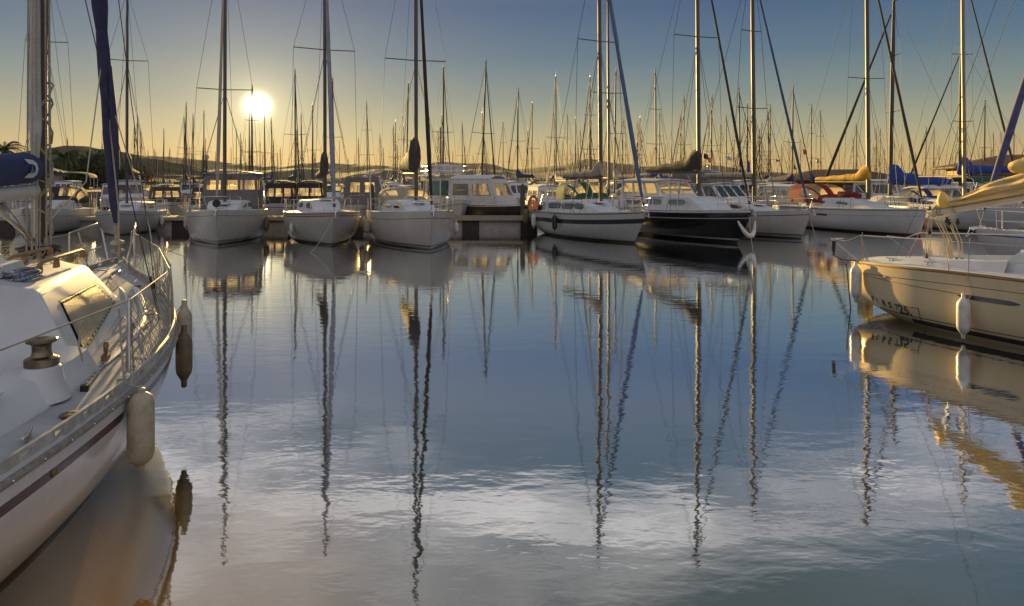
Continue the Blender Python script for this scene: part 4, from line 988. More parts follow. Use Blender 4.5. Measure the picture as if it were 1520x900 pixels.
def trawler():
    h = Hull(8.6, 3.1, 1.55, 1.15, 1.1, rake=.8, n0=3, n1=1.4, bs=.85)
    r, o, th = base_boat('small trawler with green-curtained wheelhouse and white crates on its roof', h, -3.0, 39.2, -72, hm_mb, cat='trawler', name='trawler', anch=False, pus=False, xl=(5, 6.4))
    house(r, 2.2, 5.2, 1.30, 1.2, 1.2, 2.95, gel_cream, gel, glass_green, 4, 3, 2, .12, .05, .28, .08, .30, .16, .035)
    rl = MB()
    for a, b in (((2.2, -1.2), (5.2, -1.2)), ((2.2, 1.2), (5.2, 1.2)), ((5.2, -1.2), (5.2, 1.2)), ((2.2, -1.2), (2.2, 1.2))):
        for dz in (.3, .6): rl.tube([(*a, 3.0 + dz), (*b, 3.0 + dz)], .02, 5)
        rl.tube([(*a, 3.0), (*a, 3.6)], .02, 5)
    rl.build('roof_rail', steel, r, 60)
    for i, (x, y, s_) in enumerate([(3.0, -.8, .6), (3.9, -.1, .7), (4.4, .7, .55), (3.1, .6, .5), (4.6, -.8, .55)]):
        lab = ['white crate at the aft corner of the trawler roof rack', 'largest white crate in the middle of the trawler roof rack', 'white crate at the front right of the trawler roof rack', 'small white crate behind the others on the trawler roof rack', 'white crate at the front left of the trawler roof rack'][i]
        cr = empty('crate', lab, 'crate', w2(o, th, (x, y, 3.13)), (0, 0, th + .1 * i), 'crates on the trawler roof')
        b = MB().box((0, 0, s_ * .4), (s_, s_ * .9, s_ * .8), taper=1.06).build('crate_box', mat('crate_plastic', (.55, .55, .52), .6, var=.2) if 'crate_plastic' not in MATS else MATS['crate_plastic'], cr, 20)
        MB().box((0, 0, s_ * .82), (s_ * 1.1, s_ * 1.0, .06)).build('crate_lid', gel, cr, 20)
    MB().tube([(2.6, 0, 3.05), (2.5, 0, 6.2)], .045, 6).build('stub_mast', alu, r, 60)
trawler()
def flybridge():
    h, r, o, th = motor('white flybridge cabin cruiser with dark windscreen and grey canopy behind the blue-lined sailboat', 9.0, 3.2, 14.4, 38.2, -65, hm_mb, 1.3)
    house(r, 2.4, 6.2, 1.35, 1.1, 1.4, 2.45, gel, gel, glass, 3, 3, 2, 1.1, .12, .15, .08, .25, .12, .05)
    sprayhood(r, 1.6, 5.0, 1.25, .9, 2.5, cv_grey, glass)
flybridge()
def greenhood():
    h = Hull(9.0, 3.1, 1.3, 1.1, 1.0)
    hm = hullmat('white_topsides_hidden', (.6, .6, .58), [], [(-1, .08, (.03, .03, .05))])
    r, o, th = base_boat('sailboat with dark green cockpit canopy behind the black-banded sloop', h, 6.1, 34.6, -74, hm)
    c = Cabin(h, 2.4, 7.0, 1.05, .6, .45, 2.0); c.mesh(gel, r)
    sprayhood(r, .8, 3.6, 1.4, 1.15, h.gz(3) + .35, cv_green)
    rigging(r, h, 5.6, 13.0, 2.8, [(7.5, .95)], cabz=.42, boomL=3.6, mr=.06)
greenhood()
for i, (px, Y, thd, L, cm, lab) in enumerate([
    (409, 43, -75, 7.0, cv_black, 'small cruiser with black hood and three clear panes, left of the two black hoods'),
    (457, 45, -75, 7.6, cv_black, 'small cruiser with wider black hood and two clear panes behind the red-striped sloop'),
    (300, 41, -70, 7.6, cv_dark, 'cabin boat with brown cockpit cover between the sloop and the blue-topped boat'),
    (252, 46, -60, 7.0, cv_dark, 'cabin boat with low brown awning beyond the sloop behind the purple jib'),
    (1230, 50, -70, 7.0, cv_white, 'small white cruiser under the clubhouse roof'),
    (1070, 44, -70, 7.6, cv_white, 'white cruiser seen over the black motorsailer deck'),
    (830, 48, -80, 7.4, cv_white, 'low white cruiser behind the stern of the black-banded sloop'),
    (690, 50, -85, 7.6, cv_navy, 'cruiser with navy hood seen past the trawler'),
    (870, 52, -100, 6.8, cv_beige, 'beige-hooded cruiser behind the mast of the black-banded sloop')]):
    h, r, o, th = motor(lab, L, 2.7, (px - 760) / 1000 * Y, Y, thd, hm_mb, 1.05)
    house(r, .6, L * .52, 1.15, 1.0, 1.1, 2.2 if i not in (0, 1) else 2.5, cm, cm, clear, 3 if i != 1 else 2, 2, 2, .3, .18, .02, .16, .35, .25, .07, rname='hood_roof', wname='hood_wall')

# ------------------------------------------------------------------ the far moorings
def far_variant(k, hm, coverm, jibm, hood, L=9.0, n_spr=1):
    h = Hull(L, 3.1, 1.3, 1.05, 1.0)
    r = empty('sailboat', 'x', 'sailboat')
    hb = h.mesh(hm, r, nu=14, nv=6); h.deckmesh(gel, r, 10, 4)
    c = Cabin(h, 2.4, 6.9, 1.05, .6, .48, 1.8); c.mesh(gel, r, n=10); c.windows([(2.9, 4.2, .3, .75), (4.6, 5.6, .3, .7)], glass, r)
    wr = .012
    spr = [(6.6, .9)] if n_spr == 1 else [(5.6, .85), (8.6, .6)]
    rigging(r, h, 5.6, 12.0, 2.8, spr, cabz=.42, boomL=3.7, mr=.062, mast_m=alu_dark, jib=jibm, jib_r=.06, wr=wr, halyards=(k % 2 == 0))
    cover(r, 5.6, 2.85, 3.6, coverm, .55, .19, n=9)
    if hood is not None: sprayhood(r, 1.8, 3.3, 1.15, .85, h.gz(3) + .3, hood)
    pulpit(r, h); pushpit(r, h); lifelines(r, h, (2.6, 4.6, 6.2), wr=.008)
    return r, h
hmf = [hullmat('far_hull_white', (.60, .59, .56), [(.15, .2, (.05, .06, .15))], [(-1, .08, (.03, .03, .05))]),
       hullmat('far_hull_navy', (.02, .03, .09), [(.1, .14, (.6, .6, .6))], [(-1, .08, (.25, .04, .03))]),
       hullmat('far_hull_cream', (.55, .50, .40), [(.12, .2, (.25, .05, .04))], [(-1, .08, (.03, .03, .05))])]
variants = [(far_variant(0, hmf[0], cv_navy, cv_black, cv_navy), 'white hull and navy covers'),
            (far_variant(1, hmf[1], cv_beige, cv_white, cv_beige, 9.4), 'dark blue hull and beige covers'),
            (far_variant(2, hmf[2], cv_dark, cv_black, None, 8.4), 'cream hull and brown sail cover'),
            (far_variant(3, hmf[0], cv_blue, None, cv_blue, 9.0, 2), 'white hull, bright blue covers and bare forestay'),
            (far_variant(4, hmf[0], cv_white, cv_navy, None, 9.8, 2), 'white hull, white sail cover and blue furled jib'),
            (far_variant(5, hmf[2], cv_green, cv_black, cv_green, 8.8), 'cream hull and green covers')]
ALLK = lambda o: [c for c in scene.objects if c.parent == o]
def tree_of(o, ch): return [(c, tree_of(c, ch)) for c in ch.get(o.name, [])]
def child_map():
    ch = {}
    for c in scene.objects:
        if c.parent: ch.setdefault(c.parent.name, []).append(c)
    return ch
CH = child_map()
def copy_tree(node, tr, parent=None):
    c = node.copy(); COL.objects.link(c); c.parent = parent
    for k, sub in tr: copy_tree(k, sub, c)
    return c
masts = [(100, 205), (199, 190), (204.5, 174), (209, 192), (229, 221), (235, 234), (252, 219), (277, 209), (281, 218), (301, 217), (320, 225), (343, 219), (357, 198), (374, 127),
         (405, 212), (416, 219), (438, 105), (451, 229), (468, 226), (494, 116), (504, 210), (527, 228), (532, 205), (545.5, 219), (564, 200), (569, 220), (587, 180), (590, 212), (599, 187), (606, 123),
         (656, 170), (658.5, 99), (686, 181), (716, 167), (721, 92), (746.6, 180), (769, 133), (783.5, 191), (800, 235), (816, 239), (825, 113), (835.5, 211), (842, 171), (861.5, 193), (875.7, 114), (877, 200),
         (914, 103), (924.5, 178), (928, 210), (945.6, 211), (950, 174), (952.5, 190), (973, 104), (979, 193), (997, 195), (1010.6, 173), (1015, 143), (1056.6, 141), (1069, 184), (1078, 170), (1097, 132), (1109, 152),
         (1140, 167), (1143, 157), (1177.6, 129), (1218, 165), (1245.5, 209), (1271, 184),
         (120, 226), (152, 214), (620, 231), (640, 226), (672, 224), (702, 229), (731, 233), (757, 228), (893, 226), (1032, 222), (1160, 226), (1205, 230), (1300, 214), (1322, 225), (1375, 190), (1394, 215), (1462, 150), (1505, 190),
         (1128, 201), (1088, 214), (966, 226), (1046, 230), (905, 232), (850, 230), (809, 208), (1285, 231), (1350, 228), (-12, 190), (1540, 170)]
r2 = random.Random(77)
for k in range(84):
    px = r2.choice([r2.uniform(560, 1180), r2.uniform(800, 1220), r2.uniform(1180, 1500), r2.uniform(210, 560)]); masts.append((px, r2.choice([r2.uniform(150, 200), r2.uniform(195, 236), r2.uniform(205, 236)])))
rnd = random.Random(11)
far = []
used = set()
for i, (px, yt) in enumerate(masts):
    vi = rnd.choice([0, 0, 1, 2, 3, 4, 5]) if yt < 200 else rnd.choice([0, 2, 3, 4, 1, 5])
    if px == 374: vi = 4
    (src, h), desc = variants[vi]
    up = 270 - yt
    s = rnd.uniform(.86, 1.12); Y = (12.0 * s - CAMH) / up * 1000
    if Y > 175 and px < 330: Y = min(Y, 150); 
    sz = (CAMH + up / 1000 * Y) / 12.0
    X = (px - 760) / 1000 * Y
    thd = rnd.choice([-70, -70, -75, 110, 108, 100]) + rnd.uniform(-4, 4); th = R(thd)
    if vi not in used: c = src; used.add(vi)
    else: c = copy_tree(src, tree_of(src, CH))
    lean = rnd.uniform(-.008, .008) + (.035 if px == 721 else 0) + (.02 if px in (606, 1177.6) else 0)
    c.rotation_euler = (lean if math.sin(th) > 0 else -lean, 0, th)
    # mast top back onto its column: the lean moves it sideways by lean * H
    X -= lean * 12 * sz * .9
    xm = 5.6 * min(sz, 1.15) - .12
    c.location = (X - xm * math.cos(th), Y - xm * math.sin(th), 0)
    k = min(sz, 1.15); c.scale = (k, k, sz)
    big = yt < 200
    zone = 'in the far moorings under the wooded hill' if px < 330 else 'in the far moorings beyond the open pontoon' if px < 800 else 'in the far moorings behind the black-hulled motorsailer' if px < 1120 else 'in the far moorings before the clubhouse'
    far.append((px, c))
    c['group'] = 'sailboats in the far moorings'; c['category'] = 'sailboat'
for vi, ((src, h), d) in enumerate(variants):
    assert vi in used
ORD = 'first second third fourth fifth sixth seventh eighth ninth tenth eleventh twelfth thirteenth fourteenth fifteenth sixteenth seventeenth eighteenth nineteenth twentieth'.split()
ORD += ['twenty-' + q for q in ORD[:9]] + ['thirtieth'] + ['thirty-' + q for q in ORD[:9]] + ['fortieth'] + ['forty-' + q for q in ORD[:9]]
LM = [(-999, 'edge'), (65, 'near mast'), (170, 'purple jib'), (332, 'blue-topped boat'), (482, 'red-striped sloop'), (618, 'peaked-cover boat'), (887, 'black-banded sloop'), (1030, 'black motorsailer'),
      (1116, 'blue-lined boat'), (1291, 'yellow-cover sloop'), (1435, 'golden-lit mast'), (2999, 'edge')]
far.sort(key=lambda q: q[0])
for (a, na), (b_, nb) in zip(LM, LM[1:]):
    seg = [c for px, c in far if a <= px < b_]
    for k, c in enumerate(seg):
        if na == 'edge': c['label'] = 'distant sailboat whose mast stands outside the near mast'
        elif nb == 'edge': c['label'] = f'distant sailboat, {ORD[k]} far mast beyond the golden-lit mast'
        else: c['label'] = f'distant sailboat, {ORD[k]} far mast counting from the {na} towards the {nb}'
# low background cruisers filling the far rows
src, h0 = None, None
hb, rb, ob, thb = motor('distant white cabin cruiser in the crowded far row', 7.0, 2.7, 0, 70, -75, hmf[0], 1.05)
house(rb, .6, 4.0, 1.15, 1.0, 1.1, 2.4, gel, gel, glass, 3, 2, 2, .6, .18, .12, .10, .3, .2, .06)
CH = child_map(); tr = tree_of(rb, CH); n = 0; k_row = -1; k_ = 0
for row, (Y0, step) in enumerate([(62, 3.6), (86, 4.2), (120, 5.0)]):
    x = -.80 * Y0; 
    while x < .80 * Y0:
        x += step * rnd.uniform(.9, 2.2); 
        c = rb if n == 0 else copy_tree(rb, tr); n += 1
        c.location = (x, Y0 + rnd.uniform(-3, 3), 0); c.rotation_euler = (0, 0, R(rnd.choice([-70, 110]) + rnd.uniform(-8, 8)))
        k = rnd.uniform(.85, 1.15); c.scale = (k, k, k)
        k_ = k_ + 1 if k_row == row else 0; k_row = row
        c['label'] = f"distant white cabin cruiser, {ORD[k_]} of the {['nearest', 'middle', 'farthest'][row]} far row counting from the hill"; c['group'] = 'cabin cruisers in the far rows'; c['category'] = 'motorboat'
# lamp posts and flags
lampm = mat('lamp_globe', (.5, .5, .45), .3)
for px, yt, Y, lab in [(307, 232, 75, 'globe lamp post right beside the blue-topped boat'), (1214, 238, 90, 'globe lamp post by the clubhouse'), (1052, 246, 85, 'globe lamp post among the masts behind the motorsailer')]:
    zt = CAMH + (270 - yt) / 1000 * Y; o = empty('street_lamp', lab, 'lamp post', ((px - 760) / 1000 * Y, Y, 0))
    MB().tube([(0, 0, 0), (0, 0, zt - .3)], .06, 8).build('pole', alu_dark, o, 60); MB().lathe([(.02, -.35), (.18, -.2), (.22, 0), (.16, .15), (.28, .17), (.04, .26)], c=(0, 0, zt - .1)).build('globe', lampm, o, 50)
def flag(px, py, Y, w, hgt, m, label, ang=.4, tri=False):
    mb = MB()
    def f(u, v):
        hh = (1 - u) if tri else 1
        return (u * w * math.cos(ang), .06 * math.sin(u * 7 + v) * w * 2, -u * w * math.sin(ang) + (v - .5) * hgt * hh)
    mb.grid(f, 8, 4); mb.tube([(0, 0, -hgt), (0, 0, hgt)], .012, 4)
    o = mb.build('flag', m, None, 60); o.location = ((px - 760) / 1000 * Y, Y, CAMH + (270 - py) / 1000 * Y); tag(o, label, 'flag')
flag(1044, 231, 55, .42, .42, black, 'black square flag flying beside the orange one'); flag(1051, 237, 55, .35, .40, orange, 'orange flag just below the black square one')
flag(1079, 234, 55, .5, .3, cv_white, 'pale pennant between two masts'); flag(1110, 247, 50, .35, 1.0, cv_blue, 'long blue flag hanging by the mast of the blue-lined sailboat', 1.0)
flag(1192, 225, 60, .4, .4, rope_red, 'small red flag right of the spiral blue jib'); flag(222, 262, 60, .35, .55, rope_red, 'small red ensign above the sloop behind the purple jib', .9)
flag(1152, 238, 62, .4, .3, cv_grey, 'grey triangular pennant high over the flybridge cruiser', .3, True); flag(1178, 247, 62, .5, .5, cv_grey, 'dark pennant left of the spiral blue jib', .8, True)
# ------------------------------------------------------------------ the near boat on the left
def near_left():
    th = R(108.66)
    o = (-3.47, 2.31, 0)
    beam = [(0, .85), (.5, 1.02), (1.0, 1.17), (1.65, 1.33), (2.5, 1.475), (3.3, 1.53), (4.0, 1.52), (4.8, 1.43), (5.6, 1.27), (6.5, 1.03), (7.3, .76), (8.1, .45), (8.8, .19), (9.3, .02)]
    h = Hull(9.3, 3.06, 1.32, 1.10, 1.05, rake=1.3, kd=.55, n0=2.2, n1=1.45, beam=beam, kst=.1, srake=-.6)
    # smooth the beam table
    import bisect
    bx = [a for a, _ in beam]; by = [b for _, b in beam]
    def bs(t):
        x = max(0, min(9.3, t * 9.3)); i = max(0, min(len(bx) - 2, bisect.bisect_right(bx, x) - 1))
        def tan(j):
            if j <= 0: return (by[1] - by[0]) / (bx[1] - bx[0])
            if j >= len(bx) - 1: return (by[-1] - by[-2]) / (bx[-1] - bx[-2])
            return (by[j + 1] - by[j - 1]) / (bx[j + 1] - bx[j - 1])
        w = bx[i + 1] - bx[i]; k = (x - bx[i]) / w; k2, k3 = k * k, k * k * k
        return max(.003, (2 * k3 - 3 * k2 + 1) * by[i] + (k3 - 2 * k2 + k) * w * tan(i) + (-2 * k3 + 3 * k2) * by[i + 1] + (k3 - k2) * w * tan(i + 1))
    h.b = bs
    hm = hullmat('near_white_gelcoat', (.80, .79, .81), [(.17, .235, (.085, .018, .030))], [(-1, .035, (.05, .04, .05))], dirt=.35, rough=.22)
    r = empty('sailboat', 'near white sailboat with maroon stripe, netted rail and blue boom cover', 'sailboat', o, (0, 0, th))
    h.mesh(hm, r, nu=70, nv=26); h.deckmesh(gelgrip, r, 60, 14)
    # perforated aluminium toe rail and the rub rail below it
    for sd in (-1, 1):
        mb = MB(); N = 90
        P = h.gunline(.02, 9.22, -.012, 0, N, sd)
        for i in range(N):
            a, b = Vector(P[i]), Vector(P[i + 1]); d = b - a
            for z0, z1 in ((-.028, .012), (.04, .058)):
                q = [a + Vector((0, 0, z0)), b + Vector((0, 0, z0)), b + Vector((0, 0, z1)), a + Vector((0, 0, z1))]
                n = Vector((d.y, -d.x, 0)).normalized() * .012 * (1 if sd < 0 else -1)
                mb.add([p + n for p in q] + [p - n for p in q], [(0, 1, 2, 3), (7, 6, 5, 4), (3, 2, 6, 7), (0, 4, 5, 1)])
            if i % 3 != 1:
                q = [a + Vector((0, 0, .012)), b + Vector((0, 0, .012)), b + Vector((0, 0, .04)), a + Vector((0, 0, .04))]
                mb.add([p + n for p in q] + [p - n for p in q], [(0, 1, 2, 3), (7, 6, 5, 4), (0, 4, 7, 3), (1, 2, 6, 5)])
        mb.tube(h.gunline(.02, 9.22, -.045, -.004, 60, sd), [(.006, .03)] * 61, 4, up=(0, 0, 1))
        mb.build('toe_rail', rail_alu, r, 25)
        rb = MB().tube(h.gunline(.02, 9.25, .010, -.062, 70, sd), [(.026, .020)] * 71, 8, up=(0, 0, 1)).build('rub_rail', mat('grey_rub_rail', (.30, .28, .26), .55, .2, var=.3, vscale=20, bump=.2), r, 50) if sd < 0 or True else None
        sc = MB()
        for i in range(1, 70, 2):
            x = .02 + 9.2 * i / 70; p = (x, sd * (h.gb(x) + .032), h.gz(x) - .062); sc.lathe([(.008, -.004), (.008, .004), (.003, .006)], c=p, M=Matrix.Rotation(R(90) * -sd * -1, 3, 'X'), n=6)
        sc.build('rail_screw', steel, rb, 0)
    # moulded step along the side deck
    for sd in (-1, 1):
        pts = [(x, sd * (h.gb(x) - .36 + .02 * (x - 3)), h.deck(x, h.gb(x) - .34) + .012) for x in [0.2 + i * .25 for i in range(27)]]
        MB().tube(pts, [(.014, .035)] * len(pts), 6, up=(0, 0, 1)).build('deck_step', gel, r, 60)
    # ---- the raised cabin: facets as on the photograph
    zb = lambda x, y: h.deck(x, y) - .03
    ys_b = lambda x: 1.06 - .085 * (x - 2.7)     # half width at the deck
    ys_t = lambda x: .70 - .085 * (x - 2.7)      # half width of the roof edge
    def xb(x): return x
    def topz(x): return 1.76 - .02 * (x - 2.7)
    cb = MB(); xs = [2.7, 3.2, 3.8, 4.4, 5.0, 5.35]
    rows = []
    def sect(xbot, xtop, zt, yb, yt, crown=.07):
        pts = []
        for sd in (-1, 1):
            side = [(xbot, sd * yb, zb(xbot, yb)), (xbot + (xtop - xbot) * .93, sd * (yt + (yb - yt) * .07), zt - .045), (xtop, sd * (yt - .03), zt - .006), (xtop, sd * (yt - .12), zt + .006)]
            cen = [(xtop, sd * yt * .5, zt + crown * .75)]
            pts += side + cen if sd < 0 else [(xtop, 0, zt + crown)] + cen + side[::-1]
        return pts
    rows = [sect(2.70, 2.94, 1.76, 1.06, .70), sect(3.1, 3.25, 1.755, 1.03, .675), sect(3.8, 3.8, 1.745, .97, .625), sect(4.5, 4.5, 1.735, .90, .565), sect(5.15, 5.15, 1.70, .84, .50), sect(5.40, 5.32, 1.665, .81, .47), 
            sect(5.72, 5.62, 1.50, .76, .44, .03), sect(5.98, 5.92, 1.33, .70, .40, .02), sect(6.25, 6.2, h.deck(6.2, .3) + .01, .64, .36, .0)]
    k = len(rows[0])
    for a in rows: cb.v += a
    cb.f += [(i * k + j, i * k + j + 1, (i + 1) * k + j + 1, (i + 1) * k + j)[::-1] for i in range(len(rows) - 1) for j in range(k - 1)]
    cb.f += [tuple(range(k))]
    cab = cb.build('cabin', gel, r, 22)
    bv = cab.modifiers.new('soft_edges', 'BEVEL'); bv.width = .018; bv.segments = 3; bv.limit_method = 'ANGLE'; bv.angle_limit = R(18); bv.harden_normals = False
    # low trunk ahead of the cabin and its moulded rim
    c2 = Cabin(h, 5.9, 7.7, .52, .26, .16, .6, nose=.9); c2.mesh(gelgrip, r, 'fore_trunk')
    for sd in (-1, 1): MB().tube([(5.75 + .24 * i, sd * (.78 - .052 * i - .004 * i * i), h.deck(5.75 + .24 * i, .7) + .01) for i in range(9)], .020, 6).build('trunk_rim', gel, r, 60)
    # plate over the side window: follows the sloping side between roof edge and deck
    def sidep(x, f, sd, off):
        for ra, rb_ in zip(rows, rows[1:]):
            if ra[0][0] <= x <= rb_[0][0] or rb_ is rows[-1]: break
        kk = (x - ra[0][0]) / (rb_[0][0] - ra[0][0])
        B = Vector(ra[0]).lerp(Vector(rb_[0]), kk); Tp = Vector(ra[1]).lerp(Vector(rb_[1]), kk)
        B.y, Tp.y = abs(B.y), abs(Tp.y); dv = Tp - B
        n = Vector((0, dv.z, -dv.y)).normalized(); P = B + dv * f + n * off
        return (P.x, sd * P.y, P.z)
    for sd in (-1, 1):
        def P2(u, v, off):
            xa = 3.02 + .16 * v; xe = 5.28 - .42 * v; f0 = .14 + .10 * u; f1 = .83 - .10 * u
            return sidep(xa + (xe - xa) * u, f0 + (f1 - f0) * v, sd, off)
        g = MB(); g.grid(lambda u, v: P2(u, v, .004), 10, 4, flip=sd > 0); gk = g.build('window_gasket', black, r, 60)
        pb = MB(); pb.grid(lambda u, v: P2(.012 + .976 * u, .03 + .94 * v, .014), 10, 4, flip=sd > 0); pl = pb.build('window_plate', alloy, r, 60)
        sb = MB()
        for i in range(15):
            for v in (.07, .93):
                p = P2(.03 + .94 * i / 14, v, .016); sb.lathe([(.011, -.003), (.010, .004), (.004, .006)], c=p, M=Matrix.Rotation(sd * R(-60), 3, 'X'), n=6)
        for i in range(1, 6):
            p = P2(.965, .07 + .86 * i / 6, .016); sb.lathe([(.011, -.003), (.010, .004), (.004, .006)], c=p, M=Matrix.Rotation(sd * R(-60), 3, 'X'), n=6)
        sb.build('plate_screw', black, pl, 0)
    # companionway slide and its hood
    MB().box((3.3, 0, 1.86), (1.0, .72, .09), taper=.94).build('companion_hatch', gel, r, 25)
    MB().box((2.90, .05, 1.62), (.05, .62, .48)).build('washboard', teak, r, 20)
    hatch(r, h, 5.95, .02, 1.44, .42, glass)
    # teak grab rails with feet
    for y, xa, xe in ((-.50, 3.62, 5.05), (-.16, 3.95, 5.20), (.50, 3.62, 5.05)):
        zt = 1.79 if abs(y) > .3 else 1.81; mb = MB()
        pts = [(xa, y, zt + .005), (xa + .05, y, zt + .075), (xa + .12, y, zt + .095), (xe - .12, y, zt + .085), (xe - .04, y, zt + .07), (xe, y, zt)]
        mb.tube(pts, [(.018, .020)] * 6, 8, up=(0, 0, 1))
        for t in (.03, .36, .68, .97):
            x = xa + (xe - xa) * t; mb.box((x, y, zt + .035), (.10, .034, .075), taper=.8)
        mb.build('grab_rail', teak, r, 35)
    # coamings and winch pedestal
    for sd in (-1, 1):
        mb = MB()
        st = []
        for i in range(11):
            x = -.0 + 2.72 * i / 10; w = h.gb(x); yo = min(w - .30, 1.02 + .02 * i); zz = h.deck(x, yo)
            st.append([(x, sd * yo, zz - .02), (x, sd * (yo - .10), zz + .13 + .006 * i), (x, sd * (yo - .17), zz + .16 + .006 * i), (x, sd * (yo - .34), zz + .17 + .006 * i), (x, sd * (yo - .38), zz - .2)])
        vs = [p for s_ in st for p in s_]; mb.add(vs, [(i * 5 + j, i * 5 + j + 1, (i + 1) * 5 + j + 1, (i + 1) * 5 + j)[::sd] for i in range(10) for j in range(4)] + [(50, 51, 52, 53, 54)])
        mb.build('coaming', gel, r, 40)
        pd = MB().lathe([(.17, -.02), (.15, .04), (.125, .14), (.115, .20), (.10, .212)], c=(2.06, sd * .985, 1.14), n=20).build('winch_pedestal', gel, r, 40)
        winch(r, 2.06, sd * .985, 1.352, 1.12, mat('worn_winch_metal', (.22, .17, .11), .30, .9, var=.35, vscale=14) if 'worn_winch_metal' not in MATS else MATS['worn_winch_metal'])
        cleat(r, 2.02, sd * .68, 1.345, bronze, .3); cleat(r, 1.35, sd * (h.gb(1.35) - .14), h.gz(1.35), steel, .1)
        # genoa track and car
        t0, t1 = Vector((2.28, sd * 1.19, h.deck(2.28, 1.19) + .02)), Vector((4.35, sd * 1.09, h.deck(4.35, 1.09) + .02)); d = (t1 - t0).normalized()
        tb = MB().tube([t0, t1], [(.014, .020)] * 2, 4, up=(0, 0, 1)).build('genoa_track', rail_alu, r, 20)
        hb = MB()
        for i in range(22):
            p = t0.lerp(t1, (i + .5) / 22) + Vector((0, 0, .0105)); hb.box(p, (.018, .016, .003))
        hb.build('track_hole', black, tb, 0)
        [MB().box(q_, (.05, .05, .045), math.atan2(d.y, d.x)).build('track_stop', black, tb, 20) for q_ in (t0 - d * .02, t1 + d * .02)]
        cp = t0.lerp(t1, .36); car = MB().box(cp + Vector((0, 0, .03)), (.13, .05, .04), math.atan2(d.y, d.x)).box(cp + Vector((0, 0, .075)), (.06, .022, .06), math.atan2(d.y, d.x) + .3)
        car.lathe([(.04, -.012), (.044, 0), (.04, .012)], c=cp + Vector((.01, 0, .11)), M=Matrix.Rotation(R(90), 3, 'X'), n=12).build('sheet_car', bronze, r, 30)
        # fuel / water filler plate
    f = MB().lathe([(.06, 0), (.062, .008), (.05, .012), (.028, .012), (.026, .006), (.01, .006)], c=(1.74, -1.235, h.deck(1.74, -1.235) + .012), n=22, M=None).build('deck_filler', bronze, r, 40)
    MB().lathe([(.022, 0), (.022, .002)], c=(1.74, -1.235, h.deck(1.74, -1.235) + .020), n=12).build('filler_key_hole', black, f, 0)
    # padeye on the topsides and the coach spring at the aft corner
    x = 1.35; MB().lathe([(.028, -.006), (.03, .004), (.012, .02), (.010, .006)], c=(x, -(abs(h.side_y(x, h.gz(x) - .20, 1)) + .004), h.gz(x) - .20), M=Matrix.Rotation(R(90), 3, 'X'), n=12).build('padeye', bronze, r, 40)
    sp = MB().tube([(1.02 + .035 * math.sin(i * .9) , -1.02 + .02 * math.cos(i * .9), 1.15 + .0) if False else (.72 + .012 * i * .8, -1.02 + .018 * math.sin(i * 1.3), 1.14 + .018 * math.cos(i * 1.3)) for i in range(30)], .006, 5).build('mooring_spring', alu_dark, r, 60)
    # registration-like white bulkhead instrument at the corner of the coaming
    MB().lathe([(.16, 0), (.16, .012), (.14, .016)], c=(1.45, -.80, 1.335), n=26).build('inspection_hatch', gel, r, 40)
    # ---- mast, boom, vang
    xm = 5.35; zf = 1.76
    mast = MB().tube([(xm, 0, zf), (xm - .02, 0, 6), (xm - .06, 0, 11.5)], [(.085, .060)] * 3, 16, up=(1, 0, 0)).build('mast', alu, r, 60)
    MB().tube([(xm - .115, 0, 1.9), (xm - .12, 0, 4.1)], [(.03, .028), (.03, .028)], 6).build('luff_track', mat('white_painted_spar', (.66, .66, .66), .4, var=.1), mast, 40)
    hl = MB()
    for i, (ox, oy, rr) in enumerate([(-.10, -.10, .009), (-.02, -.115, .011), (.06, -.10, .009), (.12, -.04, .008), (-.16, .06, .010), (.09, .09, .01), (-.21, -.04, .012), (-.28, -.02, .010)]):
        hl.tube(sag((xm + ox, oy, 1.85), (xm - .05 + ox * .5, oy * .7, 9.5), .04), rr, 5)
    hl.build('halyard', rope, mast)
    hr = MB()
    for i in range(9):
        z = 1.95 + .2 * i; a = i * 1.3; hr.tube([(xm + .10 * math.cos(a + g), .10 * math.sin(a + g) - .03, z + .16 * math.sin(g)) for g in [j * .8 for j in range(9)]], .011, 5)
    hr.build('coiled_halyard', rope, mast)
    bg = MB(); rr_ = random.Random(4)
    for i in range(16):
        a = rr_.uniform(0, 6.28); bg.tube([(xm + .02 + .22 * math.cos(a + j) * rr_.uniform(.5, 1), .22 * math.sin(a + j) * rr_.uniform(.5, 1), 1.80 + .035 * rr_.random() * 3) for j in range(5)], .013, 5)
    bg.build('mast_foot_tangle', rope_dk, mast)
    # luff bundle of the hoisted halyard end above the boom
    MB().tube([(xm - .12, .0, 2.8), (xm - .17, -.02, 3.2), (xm - .13, 0, 3.7), (xm - .10, 0, 6.5), (xm - .10, 0, 10)], [.035, .06, .055, .032, .03], 8).build('furled_staysail', cv_white, r, 60)
    MB().tube([(xm - .12, 0, 2.50), (1.55, 0, 2.40)], [(.075, .055)] * 2, 12, up=(0, 0, 1)).build('boom', mat('white_boom', (.60, .59, .55), .4, var=.1), r, 60)
    cbm = MB(); pts = []; rs = []
    for i in range(15):
        t = i / 14; pts.append((xm - .10 - 3.75 * t, 0, 2.74 - .10 * t + .01 * math.sin(t * 14))); rs.append((.165 * (1 - .25 * t) * (.75 if i == 0 else 1), .115 * (1 - .2 * t) * (.7 if i == 0 else 1) + .006 * math.sin(t * 20)))
    cbm.tube(pts, rs, 20, up=(0, 0, 1)); cv = cbm.build('sail_cover', cv_navy, r, 60)
